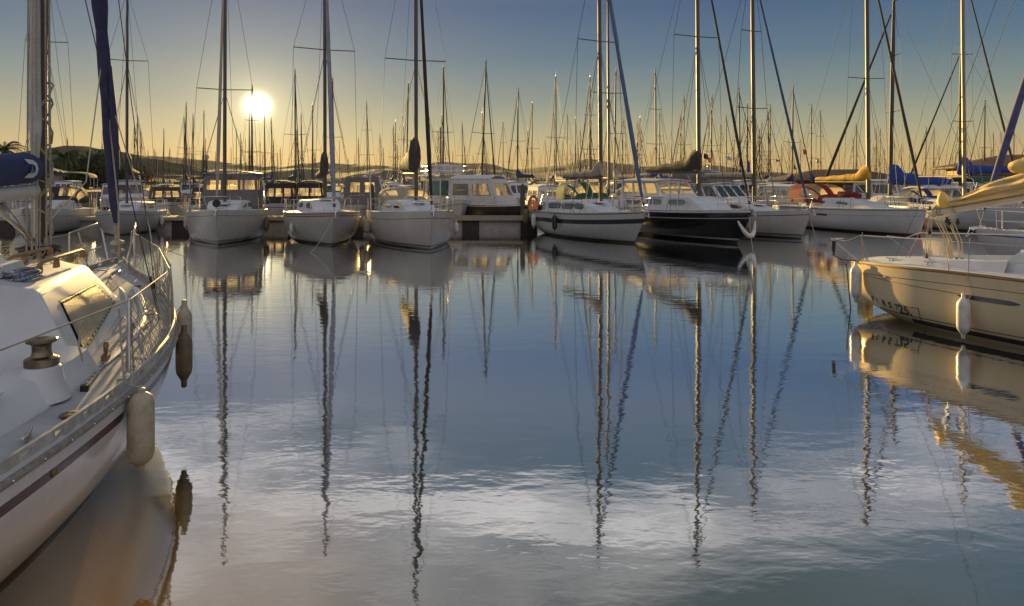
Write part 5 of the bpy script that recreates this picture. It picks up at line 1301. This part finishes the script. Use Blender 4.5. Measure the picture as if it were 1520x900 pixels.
    # the white emblem on the cover: a D-shaped shield round a small blue sail
    def emb(poly, off, nm, m, par):
        mb = MB(); vs = []
        for (u, v) in poly:
            x = xm - .42 - u; zc = 2.735 - .003; z = zc + v; t = (xm - .10 - x) / 3.75; ra, rb2 = .165 * (1 - .25 * t), .115 * (1 - .2 * t) + .006 * math.sin(t * 20)
            y = -math.sqrt(max(0, 1 - (v / ra) ** 2)) * rb2 - off; vs.append((x, y, z))
        n = len(vs) // 2; mb.add(vs, [(i, i + 1, n + i + 1, n + i) for i in range(n - 1)]); return mb.build(nm, m, par, 60)
    O = []; I = []; N = 14
    outer = [(.34, .095), (.24, .095), (.12, .09), (.05, .06), (.03, 0), (.05, -.06), (.12, -.09), (.24, -.095), (.34, -.095)]
    inner = [(.27, .045), (.22, .048), (.16, .045), (.12, .03), (.11, 0), (.12, -.03), (.16, -.045), (.22, -.048), (.27, -.045)]
    em = emb(outer + inner, .012, 'emblem', gel, cv)
    emb([(.20, .05), (.23, 0), (.26, -.045)] + [(.20, .05), (.17, 0), (.15, -.045)], .016, 'emblem_sail', mat('emblem_blue', (.04, .16, .36), .6), cv)
    MB().tube([(xm - .10, 0, 1.95), (xm - 1.35, 0, 2.42)], .022, 8).build('boom_vang', steel, r, 60)
    vr = MB()
    for dy in (-.03, .03): vr.tube([(xm - .08, dy, 1.86), (xm - 1.1, dy, 2.42)], .008, 5); vr.tube([(xm - .18, dy * 2, 1.84), (xm - .16, dy * 2, 2.45)], .008, 5)
    vr.build('vang_tackle', rope, r)
    # lines led aft over the roof, and the coil
    ll = MB()
    for y in (-.30, -.24, -.02, .06): ll.tube([(xm - .05, y * .3, 1.84), (5.0, y, 1.79), (3.5, y, 1.86 if abs(y) < .1 else 1.81)], .008, 5)
    ll.tube([(3.2, -.44, 1.80), (5.2, -.10, 1.83), (xm, -.05, 2.0)], .009, 5)
    ll.build('control_line', rope, r)
    for y in (-.30,):
        MB().box((3.62, y - .02, 1.80), (.16, .26, .05)).box((3.62, y - .02, 1.835), (.12, .22, .03)).build('line_clutch', black, r, 20)
    co = MB(); rr_ = random.Random(9)
    for i in range(9):
        a, b = .22 + rr_.uniform(-.03, .04), .10 + rr_.uniform(-.02, .03); cxx, cyy = 3.42 + rr_.uniform(-.03, .03), -.46 + rr_.uniform(-.02, .02)
        co.tube([(cxx + a * math.cos(g) * .8, cyy + b * math.sin(g), 1.785 + .010 * i * .8 + .008 * math.sin(g * 3 + i)) for g in [j * 6.283 / 18 for j in range(19)]], .0095, 6)
    tag(co.build('rope_coil', rope_blue, None, 60), 'coil of blue-flecked white rope lying on the cabin roof beside the teak rail', 'rope').matrix_world = r.matrix_basis
    winch(r, 3.30, -.26, 1.86, .9)
    # ---- rails: pulpit, stanchions, lifelines, net
    ht = .62; mb = MB()
    def gp(x, sd, f=0.0, inset=.05): return Vector((x, sd * max(.02, h.gb(x) - inset), h.gz(x) + ht * f))
    for sd in (-1, 1):
        top = [gp(8.05, sd, 1), Vector((8.85, sd * .30, h.gz(9) + ht + .02))]
        mb.tube([gp(8.05, sd, 0), gp(8.05, sd, 1)] + [Vector((8.95, sd * .27, h.gz(9) + ht + .02)), Vector((9.12, sd * .24, h.gz(9) + ht - .12)), Vector((9.0, sd * .12, h.gz(9)))], .0135, 8)
        mb.tube([gp(8.05, sd, .45), Vector((9.08, sd * .24, h.gz(9) + ht * .42))], .011, 6)
        mb.tube([gp(8.45, sd, 0), gp(8.25, sd, .98, .04)], .0125, 6)
    mb.build('pulpit', steel, r, 60)
    for sd in (-1, 1):
        for x in (2.5, 4.3, 6.4):
            a, b = gp(x, sd), gp(x, sd, 1); s_ = MB().tube([a, b], .0125, 8).lathe([(.034, -.004), (.034, .045), (.018, .06)], c=a, n=10).box(a + Vector((0, -sd * .03, .01)), (.09, .09, .02)).build('stanchion', steel, r, 50)
        lf = MB()
        P = [gp(.3, sd, 1), gp(2.5, sd, .97), gp(4.3, sd, .97), gp(6.4, sd, .97), gp(8.05, sd, .97)]
        for a, b in zip(P, P[1:]): lf.tube([a, b], .006, 6)
        P = [gp(4.3, sd, .5), gp(6.4, sd, .5), gp(8.05, sd, .5)]
        for a, b in zip(P, P[1:]): lf.tube([a, b], .004, 5)
        lf.build('lifeline', mat('sheathed_wire', (.42, .38, .30), .6, var=.2) if 'sheathed_wire' not in MATS else MATS['sheathed_wire'], r, 60)
        # netting laced between the lifeline and the toe rail
        net = MB(); X0, X1 = 2.52, 8.9; nx = 150; nz = 18
        rr_ = random.Random(5)
        def npt(i, j):
            x = X0 + (X1 - X0) * i / nx; f = j / nz; wob = .018 * math.sin(i * .37 + j * .5) + .012 * math.sin(i * .9)
            s2 = .06 * math.sin(math.pi * ((x - 2.5) % 1.9) / 1.9)
            p = gp(min(x, 8.05), sd, .04 + (.94 - s2) * f, .05)
            if x > 8.05: k = (x - 8.05) / .85; p = p.lerp(Vector((8.95, sd * .27, h.gz(9) + .02 + ht * f)), k)
            return (p.x, p.y + wob * (1 - abs(2 * f - 1)), p.z)
        for i in range(nx):
            for j in range(nz):
                if 4.55 < X0 + (X1 - X0) * i / nx < 4.75 and 5 < j < 13: continue
                if (i + j) % 2 == 0: net.tube([npt(i, j), npt(i + 1, j + 1)], .0026, 3, caps=False)
                else: net.tube([npt(i + 1, j), npt(i, j + 1)], .0026, 3, caps=False)
        net.build('safety_net', mat('net_cord', (.40, .35, .26), .8, var=.2) if 'net_cord' not in MATS else MATS['net_cord'], r, 0)
        # bundles of net and lashing at the stanchions
        bd = MB()
        for xq in (2.52, 4.32, 6.42):
            for q in range(6):
                a = gp(xq + .03 * math.sin(q * 2), sd, .02, .05 + .03 * math.cos(q * 2.2)); b = gp(xq + .02 * math.cos(q), sd, .96, .05)
                bd.tube(sag(a, b, .01 * q), .0075, 4)
        bd.build('net_lashing', rope, r)
    # furled jib in its faded sleeve, with the tack furler
    a = Vector((9.08, 0, h.gz(9) + .06)); b = Vector((xm + .05, 0, 13.4)); dn = (b - a).normalized()
    jb = MB(); pts = [a + dn * (.62 + 10.0 * i / 30) for i in range(31)]
    jb.tube(pts, [(.035 if i == 0 else .062 if i < 2 else .085 if i < 10 else .105 if i < 18 else .09) + .008 * math.sin(i * 1.9) for i in range(31)], 10)
    jb.build('furled_jib', cv_purple, r, 60)
    MB().tube([a + dn * 1.5, a + dn * 2.2, a + dn * 3.1], [.03, .055, .02], 8).build('loose_clew', cv_purple, r, 60).location = (-.10, -.10, 0)
    fu = MB(); M3 = dn.to_track_quat('Z', 'Y').to_matrix()
    fu.lathe([(.02, 0), (.10, .01), (.105, .03), (.05, .05), (.05, .14), (.10, .16), (.105, .18), (.03, .22), (.03, .36), (.02, .6)], c=a + dn * .10, M=M3, n=18).build('jib_furler', mat('aged_furler', (.42, .37, .28), .6, var=.3, vscale=12), r, 40)
    MB().tube([a, a + dn * .12], .018, 8).build('tack_fitting', steel, r, 60)
    sh = MB()
    sh.tube([a + dn * 2.6 + Vector((-.05, -.06, 0)), (8.2, -.6, 1.9), (6.6, -.95, 1.35), (4.9, -1.1, 1.24)], .008, 5)
    sh.tube([a + dn * 3.1 + Vector((-.05, .03, 0)), (7.2, .0, 2.6), (xm + .1, .1, 1.95)], .009, 5)
    sh.tube([a + dn * 2.9, (8.6, -.1, 2.2), (8.55, -.12, 1.4)], .012, 5)
    sh.build('jib_sheet', rope, r)
    # loose black rope and cleat on the foredeck
    lr = MB(); rr_ = random.Random(2)
    for i in range(5): lr.tube([(7.75 + .22 * math.cos(g + i) * rr_.uniform(.7, 1), .02 + .16 * math.sin(g + i), h.deck(7.75, 0) + .015 + .01 * i) for g in [j * .7 for j in range(10)]], .010, 5)
    tag(lr.build('rope_tangle', rope_dk, None, 60), 'tangle of dark rope lying on the foredeck by the furled jib', 'rope').matrix_world = r.matrix_basis
    cleat(r, 7.9, -.25, h.deck(7.9, .25), steel, .1); cleat(r, 7.9, .25, h.deck(7.9, .25), steel, -.1)
    MB().box((8.15, 0, h.deck(8.1) + .015), (.9, .34, .02), taper=.96).build('anchor_locker_lid', gel, r, 20)
    # shrouds
    for sd in (-1, 1):
        s_ = MB()
        for x in (xm - .08, xm - .55, xm + .35):
            p0 = Vector((x, sd * (h.gb(x) - .16), h.gz(x))); s_.tube([p0, (xm, sd * (.55 if x == xm - .08 else .04), 6.6)], .005, 5); s_.tube([p0, p0 + (Vector((xm, sd * .3, 6.6)) - p0).normalized() * .35], .012, 6)
        s_.tube([(xm - .08, sd * .75, 6.8), (xm, 0, 11.4)], .004, 4); s_.build('shroud', wire, mast)
    # deck seam beads, small screws and a snap shackle by the track
    sm = MB()
    sm.tube([(3.15, -1.46, h.deck(3.15, 1.46) + .004), (3.22, -1.12, h.deck(3.2, 1.12) + .006)], .004, 4); sm.tube([(6.0, -1.10, h.deck(6, 1.1) + .004), (6.1, -.72, h.deck(6.1, .72) + .006)], .004, 4)
    sm.build('deck_seam', grey_pl, r)
    for x in (5.05, 6.9): MB().lathe([(.045, 0), (.046, .006), (.03, .012), (.012, .012)], c=(x, -(h.gb(x) - .22), h.deck(x, h.gb(x) - .22) + .01), n=16).build('deck_plate', bronze, r, 40)
    MB().tube(arc((4.62, -1.0, h.deck(4.6, 1) + .01), (4.62, -.96, h.deck(4.6, 1) + .10), (4.70, -.92, h.deck(4.7, 1) + .01), 8), .008, 6).build('folding_padeye', steel, r)
    # fairleads & hanging thread on the lifeline
    MB().tube([gp(1.75, -1, .98), gp(1.75, -1, .72) + Vector((.01, .02, 0)), gp(1.76, -1, .55)], .008, 5).build('rope_end', rope, r)
    # loose line across the foredeck
    MB().tube([(3.6, -1.36, h.deck(3.6, 1.3) + .02), (4.2, -1.2, h.deck(4.2, 1.2) + .02), (4.9, -1.22, h.deck(4.9, 1.2) + .03), (5.3, -1.1, h.deck(5.3, 1.1) + .02)], .009, 5).build('loose_line', rope, r)
    # ---- fenders
    def fd(x, top, ln, rad, m, label, rope_m=rope):
        f = fender(o, th, h, x, -1, label, m, rad, ln, top=top, rp=rope_m, gap=.01, blunt=(x < 3))
    fd(2.30, 1.04, .52, .092, fend_old, 'fat scuffed beige fender hanging nearest on the maroon-striped hull', rope)
    fd(4.55, 1.02, .52, .082, fend_dk, 'long brown fender hanging at the widest part of the netted rail', rope)
    fd(4.95, 1.22, .55, .080, fend_old, 'slim grey-beige fender half hidden behind the long brown one', rope)
    return h, o, th
near_left()

# ------------------------------------------------------------------ the sunlit boat on the right
def near_right():
    th = R(-65); o = (7.57, 13.94, 0)
    h = Hull(7.8, 2.75, 1.26, 1.10, 1.0, rake=.45, kd=.46, kst=.16, n0=5.5, n1=2.4, bs=.70, sm=.45, srake=.0)
    h.b = lambda t: (max(.003, (1.375 * (1 - max(0, (t - .40) / .60) ** 2.1) ** .85 if t > .40 else 1.375 * (1 - .12 * ((.40 - t) / .40) ** 2)) * (1 - .34 * max(0, 1 - t / .22) ** 1.8)) if t < 1 else .003)
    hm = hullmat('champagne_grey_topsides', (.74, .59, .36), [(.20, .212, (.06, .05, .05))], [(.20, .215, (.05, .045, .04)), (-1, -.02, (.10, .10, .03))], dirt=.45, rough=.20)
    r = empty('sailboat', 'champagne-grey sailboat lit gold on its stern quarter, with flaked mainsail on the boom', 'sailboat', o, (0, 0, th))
    h.mesh(hm, r, nu=60, nv=24); h.deckmesh(gel, r, 40, 12)
    rb = MB()
    for sd in (-1, 1): rb.tube(h.gunline(.0, 7.7, -.01, -.01, 50, sd), [(.034, .018)] * 51, 6, up=(0, 0, 1))
    rb.build('toe_rail', teak, r, 30)
    # black panel along the topsides, slot window, lettering
    def onhull(x, z, off): return (x, h.side_y(x, z, -1) - off, z)
    pb = MB(); pb.grid(lambda u, v: onhull(1.55 + 5.4 * u, .165 - .085 * v - .03 * u, .004), 40, 3); pb.build('boot_stripe', black, r, 60)
    for nm, x0, x1, zc, hw in (('hull_window', 2.45, 3.40, .72, .038),):
        p = MB(); p.grid(lambda u, v: onhull(x0 + (x1 - x0) * u, zc + (v - .5) * 2 * hw * max(.1, (1 - abs(2 * u - 1) ** 6)), .006), 24, 3); p.build(nm, glass, r, 60)
    def word(txt, x0, x1, zc, hgt, m, name, lean=0, off=.005, italic=0):
        cu = bpy.data.curves.new('t', 'FONT'); cu.body = txt; cu.size = 1; cu.resolution_u = 3; cu.offset = .025
        to = bpy.data.objects.new('t', cu); COL.objects.link(to); bpy.context.view_layer.update()
        me = bpy.data.meshes.new_from_object(to.evaluated_get(bpy.context.evaluated_depsgraph_get())); bpy.data.objects.remove(to)
        xs = [v.co.x for v in me.vertices]; ys = [v.co.y for v in me.vertices]; a, b = min(xs), max(xs); c, d = min(ys), max(ys)
        for v in me.vertices:
            u = (v.co.x - a) / (b - a); w = (v.co.y - c) / (d - c)
            x = x0 + (x1 - x0) * u; z = zc + lean * u + (w - .5) * hgt; v.co = onhull(x, z, off)
        me.materials.clear(); me.materials.append(m); ob = bpy.data.objects.new(name, me); COL.objects.link(ob); ob.parent = r; return ob
    for i, chh in enumerate('FIRST'): word(chh, .62 + .155 * i, .62 + .155 * i + (.085 if chh != 'I' else .022), .36 - .010 * i, .115, cv_dark, 'lettering')
    word('25.', 1.32, 1.60, .30, .17, cv_dark, 'lettering')
    s7 = MB(); s7.grid(lambda u, v: onhull(1.60 + .16 * u, .385 - .012 * v, .006), 4, 1); s7.grid(lambda u, v: onhull(1.745 + .014 * u, .385 - .36 * v, .006), 1, 8); s7.build('lettering', cv_dark, r, 0)
    # thin recess line and padeye
    p = MB(); p.grid(lambda u, v: onhull(.25 + 2.3 * u, .80 - .008 * v - .05 * u, .004), 20, 1); p.build('pinstripe', black, r, 60)
    MB().lathe([(.03, -.01), (.03, .01), (.012, .03)], c=onhull(1.05, .84, 0), M=Matrix.Rotation(R(90), 3, 'X'), n=12).build('padeye', steel, r, 40)
    # moulded coach roof
    c = Cabin(h, 2.75, 6.6, .86, .5, .34, 1.4, aftlean=.9); c.mesh(gel, r); c.windows([(3.55, 5.2, .30, .72)], glass_green, r, rnd=8, frame=gel)
    cock = MB()
    for sd in (-1, 1):
        st = []
        for i in range(9):
            x = .35 + 2.6 * i / 8; yo = min(h.gb(x) - .26, 1.0); z0 = h.deck(x, yo)
            st.append([(x, sd * yo, z0 - .02), (x, sd * (yo - .12), z0 + .03 + .018 * i), (x, sd * (yo - .25), z0 + .035 + .02 * i), (x, sd * (yo - .33), z0 - .05)])
        vs = [q for s_ in st for q in s_]; cock.add(vs, [(i * 4 + j, i * 4 + j + 1, (i + 1) * 4 + j + 1, (i + 1) * 4 + j)[::sd] for i in range(8) for j in range(3)])
    cock.build('cockpit_coaming', gel, r, 40)
    MB().box((3.55, 0, 1.46), (1.15, .75, .10), taper=.92).box((3.0, 0, 1.40), (.3, .80, .14), taper=.9).build('companion_hatch', gel, r, 30)
    for y in (-.62, .62): winch(r, 3.12, y, 1.27, .75, black)
    for x, rz in ((.9, 0), (1.75, .1)): cleat(r, x, -(h.gb(x) - .34), h.deck(x, h.gb(x) - .34) + .03, steel, rz)
    hr = MB().tube([(.85, -.80, 1.06), (.9, -.80, 1.09), (1.9, -.90, 1.09), (1.95, -.90, 1.06)], .012, 6).build('grab_rail', steel, r, 60)
    # pushpit, lines on it
    ht = .52; mb = MB(); g = lambda x, sd, f=1.0: (x, sd * (h.gb(x) - .05), h.gz(x) + ht * f)
    for sd in (-1, 1):
        mb.tube([(-.42, sd * .86, 1.42), (-.02, sd * .90, 1.40), g(.3, sd), g(2.2, sd)], .0125, 6); mb.tube([(-.42, sd * .86, 1.42), g(.28, sd, 0)], .0125, 6); mb.tube([g(2.2, sd), g(2.28, sd, 0)], .0135, 6)
    mb.tube([(-.42, -.86, 1.42), (-.42, -.5, 1.42)], .0125, 6)
    mb.build('pushpit', steel, r, 60)
    rp = MB()
    for k in range(5): rp.tube(sag((-.40, -.86, 1.40), (-.38 + .02 * k, -.88, 1.38), .18 + .03 * k, 10), .012, 5)
    rp.tube([(-.38, -.88, 1.1), (-.1, -.92, 1.02), (.25, -.9, 1.03)], .012, 5); rp.build('hanging_rope', rope_dk, r)
    rq = MB()
    for k in range(5): rq.tube(sag(g(.3, -1, .98), (.28 + .05 * k, -(h.gb(.3) - .04), 1.03), .05 * (k % 3)), .009, 5)
    rq.build('rope_lashing', rope, r)
    lifelines(r, h, (3.9, 5.4), .52, 2.2, 6.6, None, .005)
    for sd in (-1,): MB().tube([g(2.6, 1, .0), g(2.6, 1, .75)], .02, 6).build('gate_post', steel, r, 60)
    # tackles: backstay and mainsheet
    top = Vector((4.3, 0, 11.4)); bs = Vector((.9, -.02, 1.02)); d = (top - Vector((.35, 0, 2.6))).normalized()
    yk = Vector((1.18, 0, 2.75))
    bk = MB().tube([yk, top], .0045, 5); bk.tube([(.15, 0, 1.0), Vector((.35, 0, 1.0)), yk], .004, 4); bk.build('backstay', wire, r)
    tk = MB()
    for dx in (-.03, -.01, .015, .035): tk.tube([(1.02 + dx, dx, 1.06), (1.10 + dx * .6, dx, 1.95)], .0075, 5)
    tk.build('backstay_tackle', rope, r)
    rd = MB(); rd.tube([(1.10, -.04, 1.95), (.98, -.08, 1.5), (.72, -.12, 1.04)], .007, 5); rd.build('red_tail', rope_red, r); MB().tube([(1.12, -.03, 2.2), (.9, -.1, 1.5), (.66, -.12, 1.03)], .006, 5).build('cream_tail', rope, r)
    bl = MB()
    for q in ((1.11, 0, 1.98), (1.09, 0, 1.62), (1.03, 0, 1.13), (1.10, 0, 2.06)): bl.lathe([(.03, -.014), (.036, 0), (.03, .014)], c=q, M=Matrix.Rotation(R(80), 3, 'X') @ Matrix.Rotation(.7, 3, 'Z'), n=12); bl.box((q[0], q[1], q[2] + .03), (.02, .03, .08))
    bl.build('pulley_block', black, r, 40)
    # boom, rising forward, with the flaked mainsail
    b0, b1 = Vector((1.15, 0, 2.0)), Vector((4.35, 0, 2.66)); ax = (b1 - b0).normalized(); upv = Vector((-ax.z, 0, ax.x))
    MB().tube([b0, b1], [(.060, .048)] * 2, 14, up=(0, 0, 1)).build('boom', mat('satin_cream_boom', (.60, .56, .46), .35, .25, var=.1), r, 60)
    cap = MB().tube([b0 - ax * .05, b0 + ax * .06], [(.064, .052)] * 2, 14, up=(0, 0, 1)).build('boom_end_cap', gel_cream, r, 50)
    sb = MB(); rr_ = random.Random(12); nseg = 60; nr = 22
    def sl(u, v):
        hgt = (.05 + .60 * u ** .85) * 1.0 + .13 * max(0, 1 - abs(u - .055) / .05)
        wdt = .05 + .13 * min(1, u * 3)
        ang = 2 * math.pi * v; a, b = math.cos(ang), math.sin(ang)
        fold = .045 * math.sin(14 * v * 3.14 + 9 * u + 3 * math.sin(5 * u)) * min(1, u * 5) * abs(b) + .02 * math.sin(31 * u + 4 * v)* min(1, u * 4)
        p = b0 + ax * (.05 + u * (b1 - b0).length * .97) + upv * (.055 + hgt * (.5 + .5 * a)) + Vector((0, (wdt * (1 - .35 * (.5 + .5 * a)) + fold) * b, 0))
        p += upv * .02 * math.sin(17 * u + 2) * (.5 + .5 * a)
        return p
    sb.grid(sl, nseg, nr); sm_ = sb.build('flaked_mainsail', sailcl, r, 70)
    # bunched clew at the end and a spilled fold further forward
    pk = MB(); pk.grid(lambda u, v: b0 + ax * (.12 + .34 * u) + upv * (.05 + .36 * math.sin(math.pi * min(1, u * 1.1 + .05)) ** .7 * (.5 + .5 * math.cos(6.283 * v)) * (1 - .25 * u)) + Vector((0, (.085 + .02 * math.sin(9 * v + 7 * u)) * math.sin(6.283 * v) * (.3 + math.sin(math.pi * u)), 0)), 10, 18)
    pk.build('bunched_clew', mat('sunlit_sailcloth', (.85, .60, .18), .7, var=.1, bump=.5, bscale=12), r, 70)  # second sailcloth with the golden sunlight on the folds painted into its colour
    sf = MB(); sf.grid(lambda u, v: b0 + ax * (1.55 + 1.2 * u) + upv * (.62 + .25 * u - .26 * v * (.6 + .4 * math.sin(9 * u))) + Vector((0, -(.10 + .07 * math.sin(math.pi * v) + .02 * math.sin(20 * u)), 0)), 20, 6)
    sf.build('spilled_fold', MATS['sunlit_sailcloth'], r, 70)
    tr = MB()
    for q in (.02, .10, .16, .42): MB().tube([b0 + ax * q + upv * .075 * math.cos(g_) + Vector((0, .062 * math.sin(g_), 0)) for g_ in [j * 6.283 / 12 for j in range(13)]], .012, 5).build('sail_tie', rope, r)
    ms = MB()
    for k, (q, x1) in enumerate([(.10, 1.42), (.12, 1.46), (.13, 1.50), (.15, 1.53), (.22, 1.62), (.24, 1.66), (.27, 1.72)]):
        a = b0 + ax * q; ms.tube([(a.x + .02 * (k - 3), .012 * (k - 3), a.z - .10), (x1 - .02, .03 * math.sin(k * 2), 1.5), (x1, .02 * (k % 3 - 1), 1.10)], .0085, 5)
    for k in range(5): ms.tube(sag((1.44, -.05, 1.55), (1.52 + .02 * k, -.08, 1.10), .06 * k * .3, 8), .009, 5)
    ms.build('mainsheet', mat('gold_flecked_rope', (.62, .50, .28), .85, var=.35, vscale=50), r)
    bl = MB()
    for q in ((1.42, 0, 1.86), (1.46, 0, 1.82), (1.62, 0, 1.84), (1.50, 0, 1.12), (1.60, 0, 1.12), (1.70, 0, 1.12)): bl.lathe([(.034, -.016), (.040, 0), (.034, .016)], c=q, M=Matrix.Rotation(R(80), 3, 'X') @ Matrix.Rotation(.7, 3, 'Z'), n=12); bl.box((q[0], q[1], q[2] + .035), (.024, .036, .09))
    bl.build('pulley_block', black, r, 40)
    tv = MB().box((1.56, 0, 1.045), (.06, 1.3, .035)).build('traveller', rail_alu, r, 20)
    gz = MB(); gz.tube([(1.2, -.5, 1.06), (1.4, -.25, 1.09), (1.5, -.05, 1.08)], .012, 6); gz.tube([(1.3, -.62, 1.05), (1.35, -.3, 1.12), (1.6, .1, 1.09)], .01, 6); gz.build('sheet_tail', rope, r)
    # mast and shrouds (beyond the frame, but the stays reach into it)
    MB().tube([(4.45, 0, 1.25), (4.3, 0, 11.5)], [(.085, .06)] * 2, 12, up=(1, 0, 0)).build('mast', alu, r, 60)
    for sd in (-1, 1):
        s_ = MB(); s_.tube([(4.1, sd * 1.2, 1.0), (4.3, sd * .7, 6.2), (4.3, 0, 11.3)], .0045, 5); s_.build('shroud', wire, r)
    MB().tube([b0 + ax * .1 + upv * .06, (3.4, 0, 8.0)], .005, 5).build('topping_lift', rope, r)
    fender(o, th, h, .34, -1, 'white fender at the stern corner of the sunlit boat', fend_w, .105, .66, top=.97, hang=.1, gap=.03)
    fender(o, th, h, 2.62, -1, 'white fender amidships on the sunlit boat, below the slot window', fend_w, .10, .60, top=.72, gap=.02)
    mo = MB().lathe([(.02, -.3), (.13, -.26), (.15, -.1), (.15, .22), (.10, .30), (.02, .31)], n=18).build('mooring_buoy', mat('algae_stained_float', (.46, .44, .34), .5, col2=(.16, .17, .07), vscale=6), None, 50)
    mo.location = (7.50, 14.3, .0); tag(mo, 'stained white float standing in the water under the sunlit stern', 'buoy')
    ln = MB().tube([(6.95, 14.0, .9), (6.93, 13.75, -.2)], .012, 5).build('mooring_line', rope_dk, None, 60); tag(ln, 'dark line dropping straight into the water at the sunlit stern', 'rope')
near_right()
